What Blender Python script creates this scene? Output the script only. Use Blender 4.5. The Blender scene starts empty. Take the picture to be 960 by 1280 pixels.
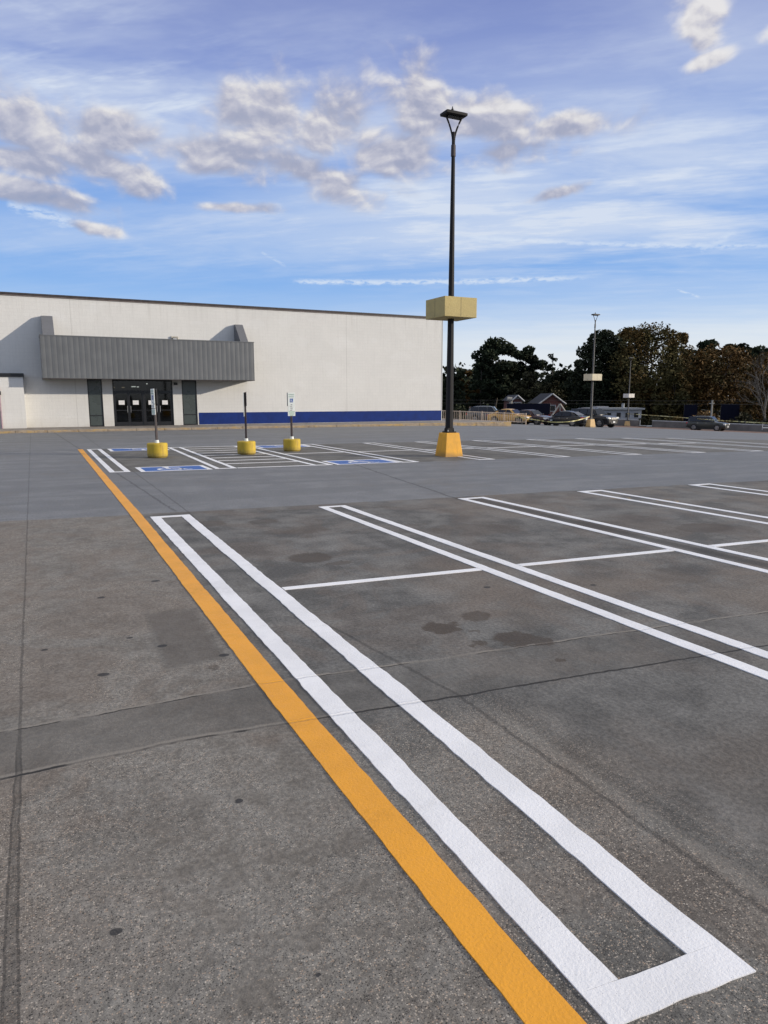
import bpy, bmesh, math, random
from mathutils import Vector, Matrix, noise as mnoise

random.seed(11)
SC = bpy.context.scene
COL = SC.collection
R = math.radians

# ------------------------------------------------------------------ frame of the place
H = 1.85                      # eye height above the deck
PSI = R(26.27)                # view direction, clockwise from +Y (the store front faces -Y)
PITCH = R(9.23)
F = 880 / 960.0
SP, CP = math.sin(PSI), math.cos(PSI)


def W(r, f):
    """world x, y of a place r metres to the side and f metres ahead of the photographer"""
    return (r * CP + f * SP, -r * SP + f * CP)


def at(u, v, f):
    """a far-off place that stands f metres ahead (u, v: where the photo shows it)"""
    x = (u - 480) / 880.0
    y = -(v - 640) / 880.0
    fw = math.cos(PITCH) + y * math.sin(PITCH)
    up = -math.sin(PITCH) + y * math.cos(PITCH)
    a, b = W(x * f / fw, f)
    return Vector((a, b, H + up * f / fw))


def gz(x, y):
    """height of the deck: level near the store, falling away gently to the right"""
    k = 3.0
    t = (x - 27.0) / k
    sp = k * math.log1p(math.exp(t)) if t < 30 else k * t
    return -0.045 * sp


def on_ray(u, v):
    f = 10.0
    while f < 400:
        p = at(u, v, f)
        if p.z <= gz(p.x, p.y):
            return p.x, p.y, f
        f += 0.1
    return p.x, p.y, f


# ------------------------------------------------------------------ node expressions
class NT:
    def __init__(s, tree):
        s.t = tree
        s.n = tree.nodes
        s.l = tree.links
        s.dim = '3D'

    def node(s, typ, **kw):
        n = s.n.new(typ)
        for k, v in kw.items():
            setattr(n, k, v)
        return n

    def put(s, inp, v):
        if isinstance(v, E):
            s.l.new(v.s, inp)
        elif v is not None:
            if isinstance(v, (tuple, list)) and len(v) == 3 and inp.type == 'RGBA':
                v = (*v, 1)
            inp.default_value = v

    def m(s, op, a, b=None, c=None, clamp=False):
        n = s.node('ShaderNodeMath', operation=op, use_clamp=clamp)
        s.put(n.inputs[0], a)
        s.put(n.inputs[1], b)
        s.put(n.inputs[2], c)
        return E(s, n.outputs[0])

    def sm(s, lo, hi, x):
        n = s.node('ShaderNodeMapRange', interpolation_type='SMOOTHSTEP')
        s.put(n.inputs['Value'], x)
        s.put(n.inputs['From Min'], lo)
        s.put(n.inputs['From Max'], hi)
        return E(s, n.outputs[0])

    def lin(s, lo, hi, a, b, x):
        n = s.node('ShaderNodeMapRange')
        for k, v in zip(('Value', 'From Min', 'From Max', 'To Min', 'To Max'), (x, lo, hi, a, b)):
            s.put(n.inputs[k], v)
        return E(s, n.outputs[0])

    def xyz(s, a, b=0.0, c=0.0):
        n = s.node('ShaderNodeCombineXYZ')
        s.put(n.inputs[0], a)
        s.put(n.inputs[1], b)
        s.put(n.inputs[2], c)
        return E(s, n.outputs[0])

    def sep(s, v):
        n = s.node('ShaderNodeSeparateXYZ')
        s.put(n.inputs[0], v)
        return [E(s, o) for o in n.outputs]

    def noise(s, vec, scale, detail=4, rough=0.55, dist=0.0, color=False):
        n = s.node('ShaderNodeTexNoise', noise_dimensions=s.dim)
        s.put(n.inputs['Vector'], vec)
        n.inputs['Scale'].default_value = scale
        n.inputs['Detail'].default_value = detail
        n.inputs['Roughness'].default_value = rough
        n.inputs['Distortion'].default_value = dist
        return E(s, n.outputs['Color' if color else 'Fac'])

    def voro(s, vec, scale, feature='F1'):
        n = s.node('ShaderNodeTexVoronoi', feature=feature, voronoi_dimensions=s.dim)
        s.put(n.inputs['Vector'], vec)
        n.inputs['Scale'].default_value = scale
        return E(s, n.outputs['Distance']), E(s, n.outputs['Color'])

    def place(s, v, loc, scale, rot=0.0):
        n = s.node('ShaderNodeMapping', vector_type='TEXTURE')
        s.put(n.inputs['Vector'], v)
        n.inputs['Location'].default_value = (loc[0], loc[1], 0)
        n.inputs['Rotation'].default_value = (0, 0, math.radians(rot))
        n.inputs['Scale'].default_value = (scale[0], scale[1], 1)
        return E(s, n.outputs[0])

    def grad(s, v, typ):
        n = s.node('ShaderNodeTexGradient', gradient_type=typ)
        s.put(n.inputs[0], v)
        return E(s, n.outputs['Fac'])

    def dot(s, v, c):
        n = s.node('ShaderNodeVectorMath', operation='DOT_PRODUCT')
        s.put(n.inputs[0], v)
        n.inputs[1].default_value = c
        return E(s, n.outputs['Value'])

    def mix(s, f, a, b, blend='MIX'):
        n = s.node('ShaderNodeMix', data_type='RGBA', blend_type=blend)
        n.clamp_factor = True
        s.put(n.inputs[0], f)
        s.put(n.inputs[6], a)
        s.put(n.inputs[7], b)
        return E(s, n.outputs[2])

    def pos(s):
        return E(s, s.node('ShaderNodeNewGeometry').outputs['Position'])

    def obj(s):
        return E(s, s.node('ShaderNodeTexCoord').outputs['Object'])

    def bump(s, h, dist=0.01, strength=1.0):
        n = s.node('ShaderNodeBump')
        n.inputs['Strength'].default_value = strength
        n.inputs['Distance'].default_value = dist
        s.put(n.inputs['Height'], h)
        return E(s, n.outputs[0])


class E:
    def __init__(s, nt, sock):
        s.nt, s.s = nt, sock

    def __add__(s, o): return s.nt.m('ADD', s, o)
    __radd__ = __add__
    def __sub__(s, o): return s.nt.m('SUBTRACT', s, o)
    def __rsub__(s, o): return s.nt.m('SUBTRACT', o, s)
    def __mul__(s, o): return s.nt.m('MULTIPLY', s, o)
    __rmul__ = __mul__
    def __truediv__(s, o): return s.nt.m('DIVIDE', s, o)
    def __neg__(s): return s.nt.m('MULTIPLY', s, -1.0)
    def abs(s): return s.nt.m('ABSOLUTE', s)
    def max(s, o): return s.nt.m('MAXIMUM', s, o)
    def min(s, o): return s.nt.m('MINIMUM', s, o)
    def pow(s, o): return s.nt.m('POWER', s, o)
    def gt(s, o): return s.nt.m('GREATER_THAN', s, o)
    def clamp(s): return s.nt.m('ADD', s, 0.0, clamp=True)


def new_mat(name):
    m = bpy.data.materials.new(name)
    m.use_nodes = True
    nt = NT(m.node_tree)
    bsdf = m.node_tree.nodes['Principled BSDF']
    return m, nt, bsdf


def simple(name, col, rough=0.6, metal=0.0, var=0.15, scale=6.0, bump=0.0, bscale=60.0, dirt=0.0, coat=0.0, spec=0.5):
    m, nt, b = new_mat(name)
    p = nt.obj()
    n = nt.noise(p, scale, 6, 0.6)
    lo = tuple(max(0, c * (1 - var)) for c in col)
    hi = tuple(min(1, c * (1 + var)) for c in col)
    c = nt.mix(nt.sm(0.3, 0.7, n), lo, hi)
    if dirt:
        d = nt.sm(0.52, 0.75, nt.noise(p, scale * 0.45, 8, 0.7))
        c = nt.mix(d * dirt, c, tuple(x * 0.35 for x in col))
    nt.put(b.inputs['Base Color'], c)
    nt.put(b.inputs['Roughness'], rough + (n - 0.5) * 0.2)
    b.inputs['Metallic'].default_value = metal
    b.inputs['Coat Weight'].default_value = coat
    b.inputs['Specular IOR Level'].default_value = spec
    if bump:
        nt.put(b.inputs['Normal'], nt.bump(nt.noise(p, bscale, 4, 0.6), bump))
    return m


# --- joints in the deck, shared by concrete and by paint that lies across them
def joint_lines(nt, x, y):
    w = nt.noise(nt.xyz(x, y), 2.2, 3, 0.6) - 0.5
    w2 = nt.noise(nt.xyz(x, y), 14.0, 2, 0.6) - 0.5
    wob = w * 0.06 + w2 * 0.022
    ya = 4.26 - 0.095 * (x - 1.2).max(0.0)
    yb = 3.71 - 0.1 * (x - 0.6).max(0.0)
    return (y - ya + wob), (y - yb + wob * 0.8)


def ground_material():
    m, nt, b = new_mat('deck_concrete')
    nt.dim = '2D'
    P = nt.pos()
    x, y, z = nt.sep(P)
    n1 = nt.noise(P, 0.33, 3, 0.6)
    n2 = nt.noise(P, 1.6, 6, 0.66)
    n3 = nt.noise(nt.xyz(x * 0.35, y * 1.6), 1.0, 5, 0.68)
    n3b = nt.noise(nt.xyz(x * 1.9 + 7.0, y * 0.3), 1.0, 5, 0.66)
    n4 = nt.noise(P, 34.0, 3, 0.7)
    n5 = nt.noise(P, 7.0, 4, 0.62)
    # zones: re-coated lanes (blue grey) and the older bays (brown grey)
    e1 = 11.72 - 0.1 * (x - 1.6) + (n2 - 0.5) * 0.25
    L = nt.sm(-0.06, 0.06, y - e1)
    e2 = 18.75 - 0.1 * (x - 1.85) + (n2 - 0.5) * 0.3
    e3 = 27.6 - 0.11 * (x - 1.85) + (n2 - 0.5) * 0.3
    bay2 = nt.sm(-0.1, 0.1, y - e2) * nt.sm(-0.1, 0.1, e3 - y) * nt.sm(1.5, 1.7, x)
    lane = L * (1.0 - bay2)
    old = nt.mix(nt.sm(0.32, 0.68, n2), (0.089, 0.086, 0.081), (0.183, 0.177, 0.166))
    old = nt.mix(nt.sm(0.5, 0.7, n1) * 0.6, old, (0.185, 0.15, 0.12))
    old = nt.mix(nt.sm(0.52, 0.72, n3) * 0.4, old, (0.082, 0.083, 0.084))
    old = nt.mix(nt.sm(0.55, 0.75, n3b) * 0.4, old, (0.175, 0.172, 0.166))
    leftz = nt.sm(1.35, 1.2, x)
    old = nt.mix(leftz * 0.55, old, nt.mix(nt.sm(0.35, 0.65, n5), (0.168, 0.15, 0.131), (0.235, 0.22, 0.2)))
    warm = nt.sm(0.45, 0.6, nt.noise(P, 0.9, 4, 0.7, 0.6))
    old = nt.mix(warm * 0.3, old, (0.16, 0.122, 0.096))
    pale = nt.sm(0.56, 0.68, nt.noise(nt.xyz(x + 11.0, y), 0.75, 5, 0.68, 0.4))
    old = nt.mix(pale * 0.25, old, (0.235, 0.228, 0.215))
    blot = nt.sm(0.57, 0.66, nt.noise(nt.xyz(x + 5.0, y - 3.0), 1.35, 6, 0.7, 0.8))
    old = nt.mix(blot * 0.22, old, (0.078, 0.073, 0.067))
    smooth_zone = nt.sm(2.2, 2.5, x) * nt.sm(3.6, 3.3, y)
    old = nt.mix(smooth_zone * 0.45, old, nt.mix(nt.sm(0.3, 0.7, n2), (0.1, 0.096, 0.09), (0.165, 0.159, 0.15)))
    bayc = nt.mix(nt.sm(0.35, 0.65, n2), (0.115, 0.11, 0.1), (0.165, 0.158, 0.146))
    bayc = nt.mix(nt.sm(0.56, 0.7, n1) * 0.6, bayc, (0.075, 0.072, 0.068))
    col = nt.mix(bay2, old, bayc)
    lanec = nt.mix(nt.sm(0.3, 0.7, n2), (0.16, 0.162, 0.166), (0.212, 0.214, 0.218))
    lanec = nt.mix(nt.sm(0.54, 0.7, n3) * 0.45, lanec, (0.115, 0.118, 0.126))
    lanec = nt.mix(nt.sm(0.58, 0.74, n3b) * 0.35, lanec, (0.215, 0.22, 0.232))
    lap = nt.noise(nt.xyz(x * 0.09 + 3.0, y * 1.1 + x * 0.09), 1.0, 4, 0.6)
    lanec = nt.mix(nt.sm(0.47, 0.54, lap) * 0.42, lanec, (0.135, 0.138, 0.142))
    lanec = nt.mix(nt.sm(0.6, 0.66, n1 + (n5 - .5) * .2) * 0.35, lanec, (0.165, 0.155, 0.143))
    col = nt.mix(lane, col, lanec)
    # brown strip along the parapet at the far side
    fw = x * SP + y * CP
    rr = x * CP - y * SP
    fb = 113.0 - 0.43 * (rr - 27.0).max(0.0)
    brown = nt.sm(33.0, 29.0, fb - fw) * nt.sm(14.0, 20.0, rr)
    col = nt.mix(brown, col, nt.mix(n2, (0.16, 0.105, 0.08), (0.22, 0.15, 0.118)))
    lip = (fb - fw - 31.5).abs()
    col = nt.mix(nt.sm(1.3, 0.5, lip) * nt.sm(18.0, 24.0, rr), col, (0.34, 0.33, 0.315))
    # exposed aggregate
    near = nt.sm(3.9, 3.0, y) * nt.sm(2.75, 2.3, x)
    agg = (near * nt.sm(0.28, 0.5, n1 + (n5 - 0.5) * 0.5) + nt.sm(0.48, 0.62, n2) * leftz * 0.7 * (1.0 - lane) + 0.12 * (1.0 - lane)).clamp()
    fade = nt.sm(26.0, 9.0, fw)
    d1, c1 = nt.voro(P, 150.0)
    d2, c2 = nt.voro(P, 270.0)
    q1 = nt.sep(c1)[0]
    q1b = nt.sep(c1)[1]
    q2 = nt.sep(c2)[0]
    blob1 = nt.sm(0.5, 0.36, d1)
    blob2 = nt.sm(0.5, 0.36, d2)
    tone = nt.mix(q1b, (0.42, 0.385, 0.34), (0.3, 0.22, 0.165))
    col = nt.mix(blob2 * nt.sm(0.8, 0.86, q2) * agg * fade * 0.7, col, (0.3, 0.275, 0.245))
    col = nt.mix(blob2 * nt.sm(0.2, 0.14, q2) * agg * fade * 0.8, col, (0.045, 0.042, 0.04))
    col = nt.mix(blob1 * nt.sm(0.84, 0.89, q1) * agg * fade, col, tone)
    col = nt.mix(blob1 * nt.sm(0.15, 0.11, q1) * agg * fade * 0.85, col, (0.035, 0.033, 0.032))
    # fine grain everywhere
    col = nt.mix(0.55, col, nt.mix(nt.sm(0.25, 0.75, n4), (0.3, 0.3, 0.3), (0.72, 0.72, 0.72)), 'OVERLAY')
    col = nt.mix((leftz.max(near)) * (1.0 - L), col, nt.mix(1.0, col, (1.13, 1.11, 1.075), 'MULTIPLY'))
    # strip between the two cross joints
    da, db = joint_lines(nt, x, y)
    strip = nt.sm(0.015, -0.015, da) * nt.sm(-0.015, 0.015, db)
    sc_ = nt.mix(nt.sm(0.3, 0.7, n2), (0.104, 0.096, 0.087), (0.158, 0.147, 0.133))
    col = nt.mix(strip * nt.lin(1.2, 2.2, 0.62, 0.35, x), col, sc_)
    brk = nt.sm(0.4, 0.56, nt.noise(nt.xyz(x, y), 2.6, 3, 0.6))
    lip_a = nt.sm(0.028, 0.012, (da - 0.012).abs()) * (brk * .5 + .4)
    lip_b = nt.sm(0.035, 0.014, (db - 0.012).abs()) * 0.8 * nt.sm(2.0, 0.8, x)
    col = nt.mix((lip_a + lip_b).clamp(), col, (0.25, 0.225, 0.195))
    cra = nt.sm(0.011, 0.004, da.abs()) * (brk * 0.85 + 0.1)
    crb = nt.sm(0.015, 0.006, db.abs()) * nt.lin(0, 1, 0.35, 1.0, nt.sm(0.9, 1.6, x).max(brk))
    # seams that run towards the store
    wv = (n5 - 0.5) * 0.03 + (n2 - 0.5) * 0.05
    s1 = (x + 0.195 + wv * 0.5).abs()
    wid = nt.lin(1.6, 4.2, 0.026, 0.008, y)
    seam1 = nt.sm(1.3, 0.8, s1 / wid) * nt.lin(3.4, 4.2, 0.3, 0.45, y) * nt.sm(.3, .5, n5 + n2 - .5 + .2)
    seam1 = seam1.max(nt.sm(0.008, 0.003, (s1 - wid).abs()) * 0.6 * nt.sm(4.3, 3.8, y))
    xs = 2.27 - 0.13 * ((y - 3.6).max(0.0)).min(2.15) + 0.03 * (y - 6.0).max(0.0).min(6.0)
    s2 = (x - xs + wv).abs()
    seam2 = nt.sm(0.022, 0.006, s2) * nt.lin(3.4, 4.4, 0.45, 0.45, y)
    band = nt.sm(0.09, 0.02, (x - 2.43 - wv).abs()) * nt.sm(3.5, 2.8, y) * 0.3
    side_lip = nt.sm(0.06, 0.02, (x - 2.35 - wv).abs()) * nt.sm(3.5, 3.0, y) * 0.25
    s3 = (x - 7.22 + wv).abs()
    seam3 = nt.sm(0.16, 0.05, s3) * (1.0 - L) * 0.6
    s4 = (x - 6.9 - 0.15 * (y - 10.8) + wv * 2.0).abs()
    seam4 = nt.sm(0.04, 0.012, s4) * nt.sm(10.6, 11.0, y) * nt.sm(19.0, 18.0, y) * 0.6
    s5 = (x - 1.98 + 0.035 * (y - 12.0) + wv * 2.0).abs()
    seam5 = nt.sm(0.035, 0.01, s5) * nt.sm(11.6, 12.0, y) * 0.5
    s6 = (x + 2.3 + wv * 3.0).abs()
    s7 = (y - 33.5 + wv * 6.0).abs()
    seam6 = (nt.sm(0.05, 0.015, s6) + nt.sm(0.1, 0.03, s7)) * nt.sm(11.6, 14.0, y) * 0.4
    dark = cra.max(crb).max(seam1).max(seam2).max(seam3).max(seam4).max(seam5).max(seam6).max(band)
    col = nt.mix(side_lip, col, (0.24, 0.225, 0.2))
    col = nt.mix(dark, col, (0.03, 0.028, 0.027))
    # old rectangular patch
    px = nt.sm(0.24, 0.2, (x - 0.93 + (n5 - 0.5) * 0.06 - 0.03 * (y - 5.5)).abs())
    py = nt.sm(0.72, 0.66, (y - 5.5 + (n5 - 0.5) * 0.08).abs())
    ring = px * py
    rx = nt.sm(0.2, 0.17, (x - 0.93 + (n5 - 0.5) * 0.06 - 0.03 * (y - 5.5)).abs()) * nt.sm(0.67, 0.6, (y - 5.5 + (n5 - 0.5) * 0.08).abs())
    col = nt.mix(ring * 0.35, col, (0.085, 0.08, 0.073))
    col = nt.mix(rx * 0.55, col, nt.mix(n5, (0.105, 0.09, 0.078), (0.15, 0.132, 0.115)))
    # oil stains and tar spots
    oil = None
    warpv = nt.xyz(x + (n5 - 0.5) * 0.22 + (n2 - 0.5) * 0.1, y + (n2 - 0.5) * 0.2 + (n5 - 0.5) * 0.14)
    warpt = nt.xyz(x + (n4 - 0.5) * 0.02, y + (n5 - 0.5) * 0.02)
    for (sx, sy, rx_, ry_, a) in [(2.86, 4.75, .145, .15, .8), (2.96, 4.66, .06, .06, .7), (3.29, 4.88, .13, .11, .65), (3.22, 4.24, .16, .17, .75),
                                  (3.38, 4.1, .09, .1, .65), (2.93, 4.3, .07, .07, .7), (3.05, 4.55, .04, .05, .5), (3.25, 3.74, .045, .04, .7), (2.79, 7.62, .26, .27, .7),
                                  (2.98, 7.2, .16, .09, .5), (2.2, 10.4, .3, .25, .5), (3.0, 10.2, .25, .2, .45), (8.55, 6.9, .5, .35, .6), (7.8, 7.6, .9, .8, .28),
                                  (5.6, 8.3, .8, .5, .25), (6.0, 5.1, .4, .3, .3), (1.02, 4.72, .06, .05, .5), (3.2, 9.3, .5, .3, .3)]:
        k = nt.grad(nt.place(warpv, (sx, sy), (rx_ * 1.6, ry_ * 1.6)), 'SPHERICAL')
        q = nt.sm(.28, .48, k) * a
        oil = q if oil is None else oil.max(q)
    col = nt.mix(oil, col, (0.062, 0.045, 0.032))
    tar = None
    for (sx, sy, rx_) in [(0.13, 2.39, .018), (0.73, 3.0, .017), (1.6, 1.215, .016), (0.7, 1.9, .008), (2.0, 2.9, .012), (-0.05, 5.6, .02), (0.45, 6.9, .03), (0.75, 5.3, .03), (0.3, 4.9, .03), (0.55, 5.6, .02), (1.0, 7.3, .035), (3.9, 5.6, .03), (4.9, 5.2, .025), (1.12, 4.9, .03)]:
        q = nt.sm(.3, .45, nt.grad(nt.place(warpt, (sx, sy), (rx_ * 2, rx_ * 1.7)), 'SPHERICAL'))
        tar = q if tar is None else tar.max(q)
    col = nt.mix(tar * 0.85, col, (0.03, 0.03, 0.033))
    # worn yellow survey rings in the third bay
    for (sx, sy) in [(9.72, 9.72), (10.2, 9.05)]:
        dx = x - sx
        dy = y - sy
        dd = ((dx * dx + dy * dy).pow(0.5) - 0.17).abs()
        col = nt.mix(nt.sm(0.03, 0.012, dd) * nt.sm(0.4, 0.55, n5) * 0.7, col, (0.36, 0.25, 0.12))
    nt.put(b.inputs['Base Color'], col)
    nt.put(b.inputs['Roughness'], nt.lin(0, 1, 0.86, 0.66, lane) + (n2 - 0.5) * 0.25 - oil * 0.12)
    nt.put(b.inputs['Specular IOR Level'], 0.35 - brown * 0.3)
    hgt = n4 * 0.55 + n5 * 0.3
    nt.put(b.inputs['Normal'], nt.bump(hgt, 0.006, 0.85))
    return m


def paint_material(name, col, worn=0.05):
    m, nt, b = new_mat(name)
    nt.dim = '2D'
    P = nt.pos()
    x, y, z = nt.sep(P)
    n2 = nt.noise(P, 2.0, 5, 0.65)
    n4 = nt.noise(P, 75.0, 4, 0.6)
    n5 = nt.noise(P, 22.0, 4, 0.6, 0.4)
    c = nt.mix(nt.sm(0.3, 0.7, n2), tuple(q * 0.93 for q in col), tuple(min(1, q * 1.04) for q in col))
    c = nt.mix(nt.sm(0.62, 0.72, nt.noise(P, 9.0, 9, 0.72)) * worn * 3.0, c, tuple(q * 0.72 for q in col))
    tyre = nt.sm(0.56, 0.7, nt.noise(nt.xyz(x * 0.5, y * 2.2), 1.0, 6, 0.7)) * nt.sm(0.4, 0.6, n5)
    c = nt.mix(tyre * 0.16, c, tuple(q * 0.4 for q in col))
    pits = nt.sm(0.3, 0.2, nt.noise(P, 120.0, 2, 0.5))
    c = nt.mix(pits * 0.35, c, tuple(q * 0.45 for q in col))
    da, db = joint_lines(nt, x, y)
    j = nt.sm(0.016, 0.004, da.abs()).max(nt.sm(0.016, 0.004, db.abs()))
    jl = nt.sm(0.012, 0.003, (da - 0.022).abs()).max(nt.sm(0.012, 0.003, (db - 0.022).abs()))
    c = nt.mix(j * 0.28, c, tuple(q * 0.5 for q in col))
    nt.put(b.inputs['Base Color'], c)
    nt.put(b.inputs['Roughness'], 0.5 + (n5 - 0.5) * 0.3)
    hgt = n4 * 0.55 + n5 * 0.32 - j * 1.2 + jl * 0.5 - pits * 0.4
    nt.put(b.inputs['Normal'], nt.bump(hgt, 0.004, 0.75))
    return m


M = {}
M['ground'] = ground_material()
M['white'] = paint_material('white_road_paint', (0.9, 0.89, 0.895))
M['yellow'] = paint_material('yellow_road_paint', (0.87, 0.38, 0.025))
M['white_far'] = paint_material('worn_white_road_paint', (0.78, 0.77, 0.77), 0.12)
M['blue_paint'] = paint_material('blue_road_paint', (0.02, 0.115, 0.42), 0.1)


def wall_material(name, col):
    m, nt, b = new_mat(name)
    P = nt.pos()
    x, y, z = nt.sep(P)
    n = nt.noise(P, 0.5, 6, 0.6)
    nv = nt.noise(nt.xyz(x * 9.0, y * 9.0, z * 0.6), 1.0, 5, 0.6)
    nh = nt.noise(nt.xyz(x * 0.5, y, z * 6.0), 1.0, 4, 0.6)
    br = nt.node('ShaderNodeTexBrick')
    nt.put(br.inputs['Vector'], nt.xyz(x, z))
    br.inputs['Scale'].default_value = 1.0
    br.inputs['Mortar Size'].default_value = 0.012
    br.inputs['Mortar Smooth'].default_value = 0.6
    br.inputs['Brick Width'].default_value = 0.4
    br.inputs['Row Height'].default_value = 0.2
    br.inputs['Color1'].default_value = (1, 1, 1, 1)
    br.inputs['Color2'].default_value = (0.93, 0.93, 0.93, 1)
    br.inputs['Mortar'].default_value = (0.8, 0.8, 0.8, 1)
    bc = E(nt, br.outputs['Color'])
    c = nt.mix(nt.sm(0.3, 0.7, n), tuple(q * 0.95 for q in col), col)
    c = nt.mix(nt.sm(0.45, 0.75, nv) * 0.3, c, tuple(q * 0.8 for q in col))
    c = nt.mix(nt.sm(0.5, 0.8, nh) * 0.12, c, tuple(q * 0.85 for q in col))
    c = nt.mix(0.3, c, bc, 'MULTIPLY')
    # grime near the foot and under the roof edge
    foot = nt.sm(0.9, 0.1, z + (n - 0.5) * 0.8)
    c = nt.mix(foot * 0.22, c, (0.45, 0.4, 0.31))
    drip = nt.sm(5.6, 7.5, z) * nt.sm(.52, .7, nt.noise(nt.xyz(x * 3.0, y, z * .12), 1.0, 5, .65))
    c = nt.mix(drip * 0.3, c, (0.42, 0.4, 0.36))
    touch = nt.sm(.6, .62, nt.noise(nt.xyz(x * .35, y, z * .8), 1.0, 2, .4))
    c = nt.mix(touch * 0.12, c, (0.8, 0.8, 0.79))
    vj = nt.sm(0.03, 0.01, (x - 19.8).abs()).max(nt.sm(0.03, 0.01, (x - 2.35).abs()))
    c = nt.mix(vj * 0.3, c, (0.3, 0.29, 0.27))
    nt.put(b.inputs['Base Color'], c)
    b.inputs['Roughness'].default_value = 0.85
    b.inputs['Specular IOR Level'].default_value = 0.25
    nt.put(b.inputs['Normal'], nt.bump(nv * 0.5 + nt.sep(bc)[0] * 1.2 + nt.noise(P, 16.0, 4, 0.6) * 0.5, 0.012, 0.7))
    return m


M['wall'] = wall_material('painted_block_wall', (0.715, 0.703, 0.668))
M['band'] = simple('blue_wall_paint', (0.010, 0.031, 0.165), 0.75, var=0.15, scale=2.0, bump=0.004, bscale=30, spec=0.2)
M['dark_trim'] = simple('dark_brown_trim', (0.045, 0.036, 0.033), 0.5, var=0.25)
M['trim_light'] = simple('brown_trim', (0.17, 0.135, 0.12), 0.55, var=0.2)
M['black_trim'] = simple('black_trim', (0.012, 0.012, 0.013), 0.45)
M['canopy'] = simple('grey_ribbed_metal', (0.128, 0.133, 0.137), 0.5, metal=0.0, var=0.08, scale=1.2)
M['fin'] = simple('grey_fin_metal', (0.135, 0.138, 0.15), 0.5, var=0.06)
M['soffit'] = simple('canopy_soffit', (0.3, 0.3, 0.29), 0.7)
M['black_metal'] = simple('black_metal_frame', (0.011, 0.011, 0.012), 0.4)
M['tint'] = simple('grey_green_panel', (0.062, 0.075, 0.07), 0.28, var=0.12, scale=1.0)
M['interior'] = simple('dark_interior', (0.05, 0.052, 0.055), 0.7)
M['column_in'] = simple('interior_column', (0.2, 0.21, 0.22), 0.7)
M['paper'] = simple('white_paper', (0.78, 0.77, 0.76), 0.7, var=0.03)
M['ink'] = simple('grey_ink', (0.16, 0.16, 0.17), 0.7)
M['sidewalk'] = simple('sidewalk_concrete', (0.25, 0.22, 0.19), 0.85, var=0.25, scale=1.5, bump=0.005, dirt=0.5)
M['pole'] = simple('black_pole_paint', (0.011, 0.010, 0.011), 0.6, var=0.3, scale=3, spec=0.25)
M['pole_far'] = simple('weathered_pole_paint', (0.05, 0.05, 0.052), 0.5)
M['galv'] = simple('galvanised_metal', (0.4, 0.4, 0.4), 0.45, metal=0.6)
M['brown_post'] = simple('dark_brown_post', (0.036, 0.024, 0.024), 0.5, var=0.2)
M['sign_white'] = simple('sign_sheet', (0.74, 0.77, 0.73), 0.4, var=0.03)
M['sign_green'] = simple('sign_green', (0.16, 0.36, 0.2), 0.5)
M['sign_blue'] = simple('sign_blue', (0.02, 0.08, 0.34), 0.45)
M['sign_back'] = simple('sign_back', (0.045, 0.043, 0.045), 0.6)
M['tan'] = simple('tan_rail_paint', (0.53, 0.42, 0.33), 0.55, var=0.12)
M['grey_concrete'] = simple('parapet_concrete', (0.15, 0.14, 0.13), 0.9, var=0.25, scale=0.6, dirt=0.5)
M['cap_light'] = simple('parapet_cap', (0.42, 0.43, 0.43), 0.7)
M['tyre'] = simple('tyre_rubber', (0.014, 0.014, 0.014), 0.85)
M['rim'] = simple('alloy_rim', (0.35, 0.35, 0.36), 0.35, metal=0.8)
M['chrome'] = simple('chrome', (0.72, 0.72, 0.72), 0.15, metal=1.0, var=0.02)
M['car_glass'] = simple('car_glass', (0.012, 0.014, 0.016), 0.08, var=0.05)
M['plastic'] = simple('black_plastic', (0.018, 0.018, 0.018), 0.6)
M['head'] = simple('headlamp_lens', (0.75, 0.75, 0.72), 0.12, var=0.03)
M['tail'] = simple('tail_lamp', (0.4, 0.02, 0.025), 0.2)
M['plate'] = simple('number_plate', (0.65, 0.66, 0.66), 0.4)


def curb_material():
    m, nt, b = new_mat('worn_yellow_curb')
    P = nt.pos()
    x, y, z = nt.sep(P)
    n = nt.noise(nt.xyz(x * 1.2, y, z * 3.0), 1.3, 9, 0.72)
    n2 = nt.noise(P, 5.0, 6, 0.65)
    c = nt.mix(nt.sm(0.35, 0.65, n2), (0.26, 0.2, 0.14), (0.36, 0.29, 0.21))
    c = nt.mix(nt.sm(0.5, 0.6, n) * 0.75, c, (0.46, 0.3, 0.1))
    c = nt.mix(nt.sm(0.58, 0.66, nt.noise(P, 1.9, 8, 0.7)) * 0.8, c, (0.12, 0.075, 0.045))
    nt.put(b.inputs['Base Color'], c)
    b.inputs['Roughness'].default_value = 0.85
    nt.put(b.inputs['Normal'], nt.bump(n2, 0.03))
    return m


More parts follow.
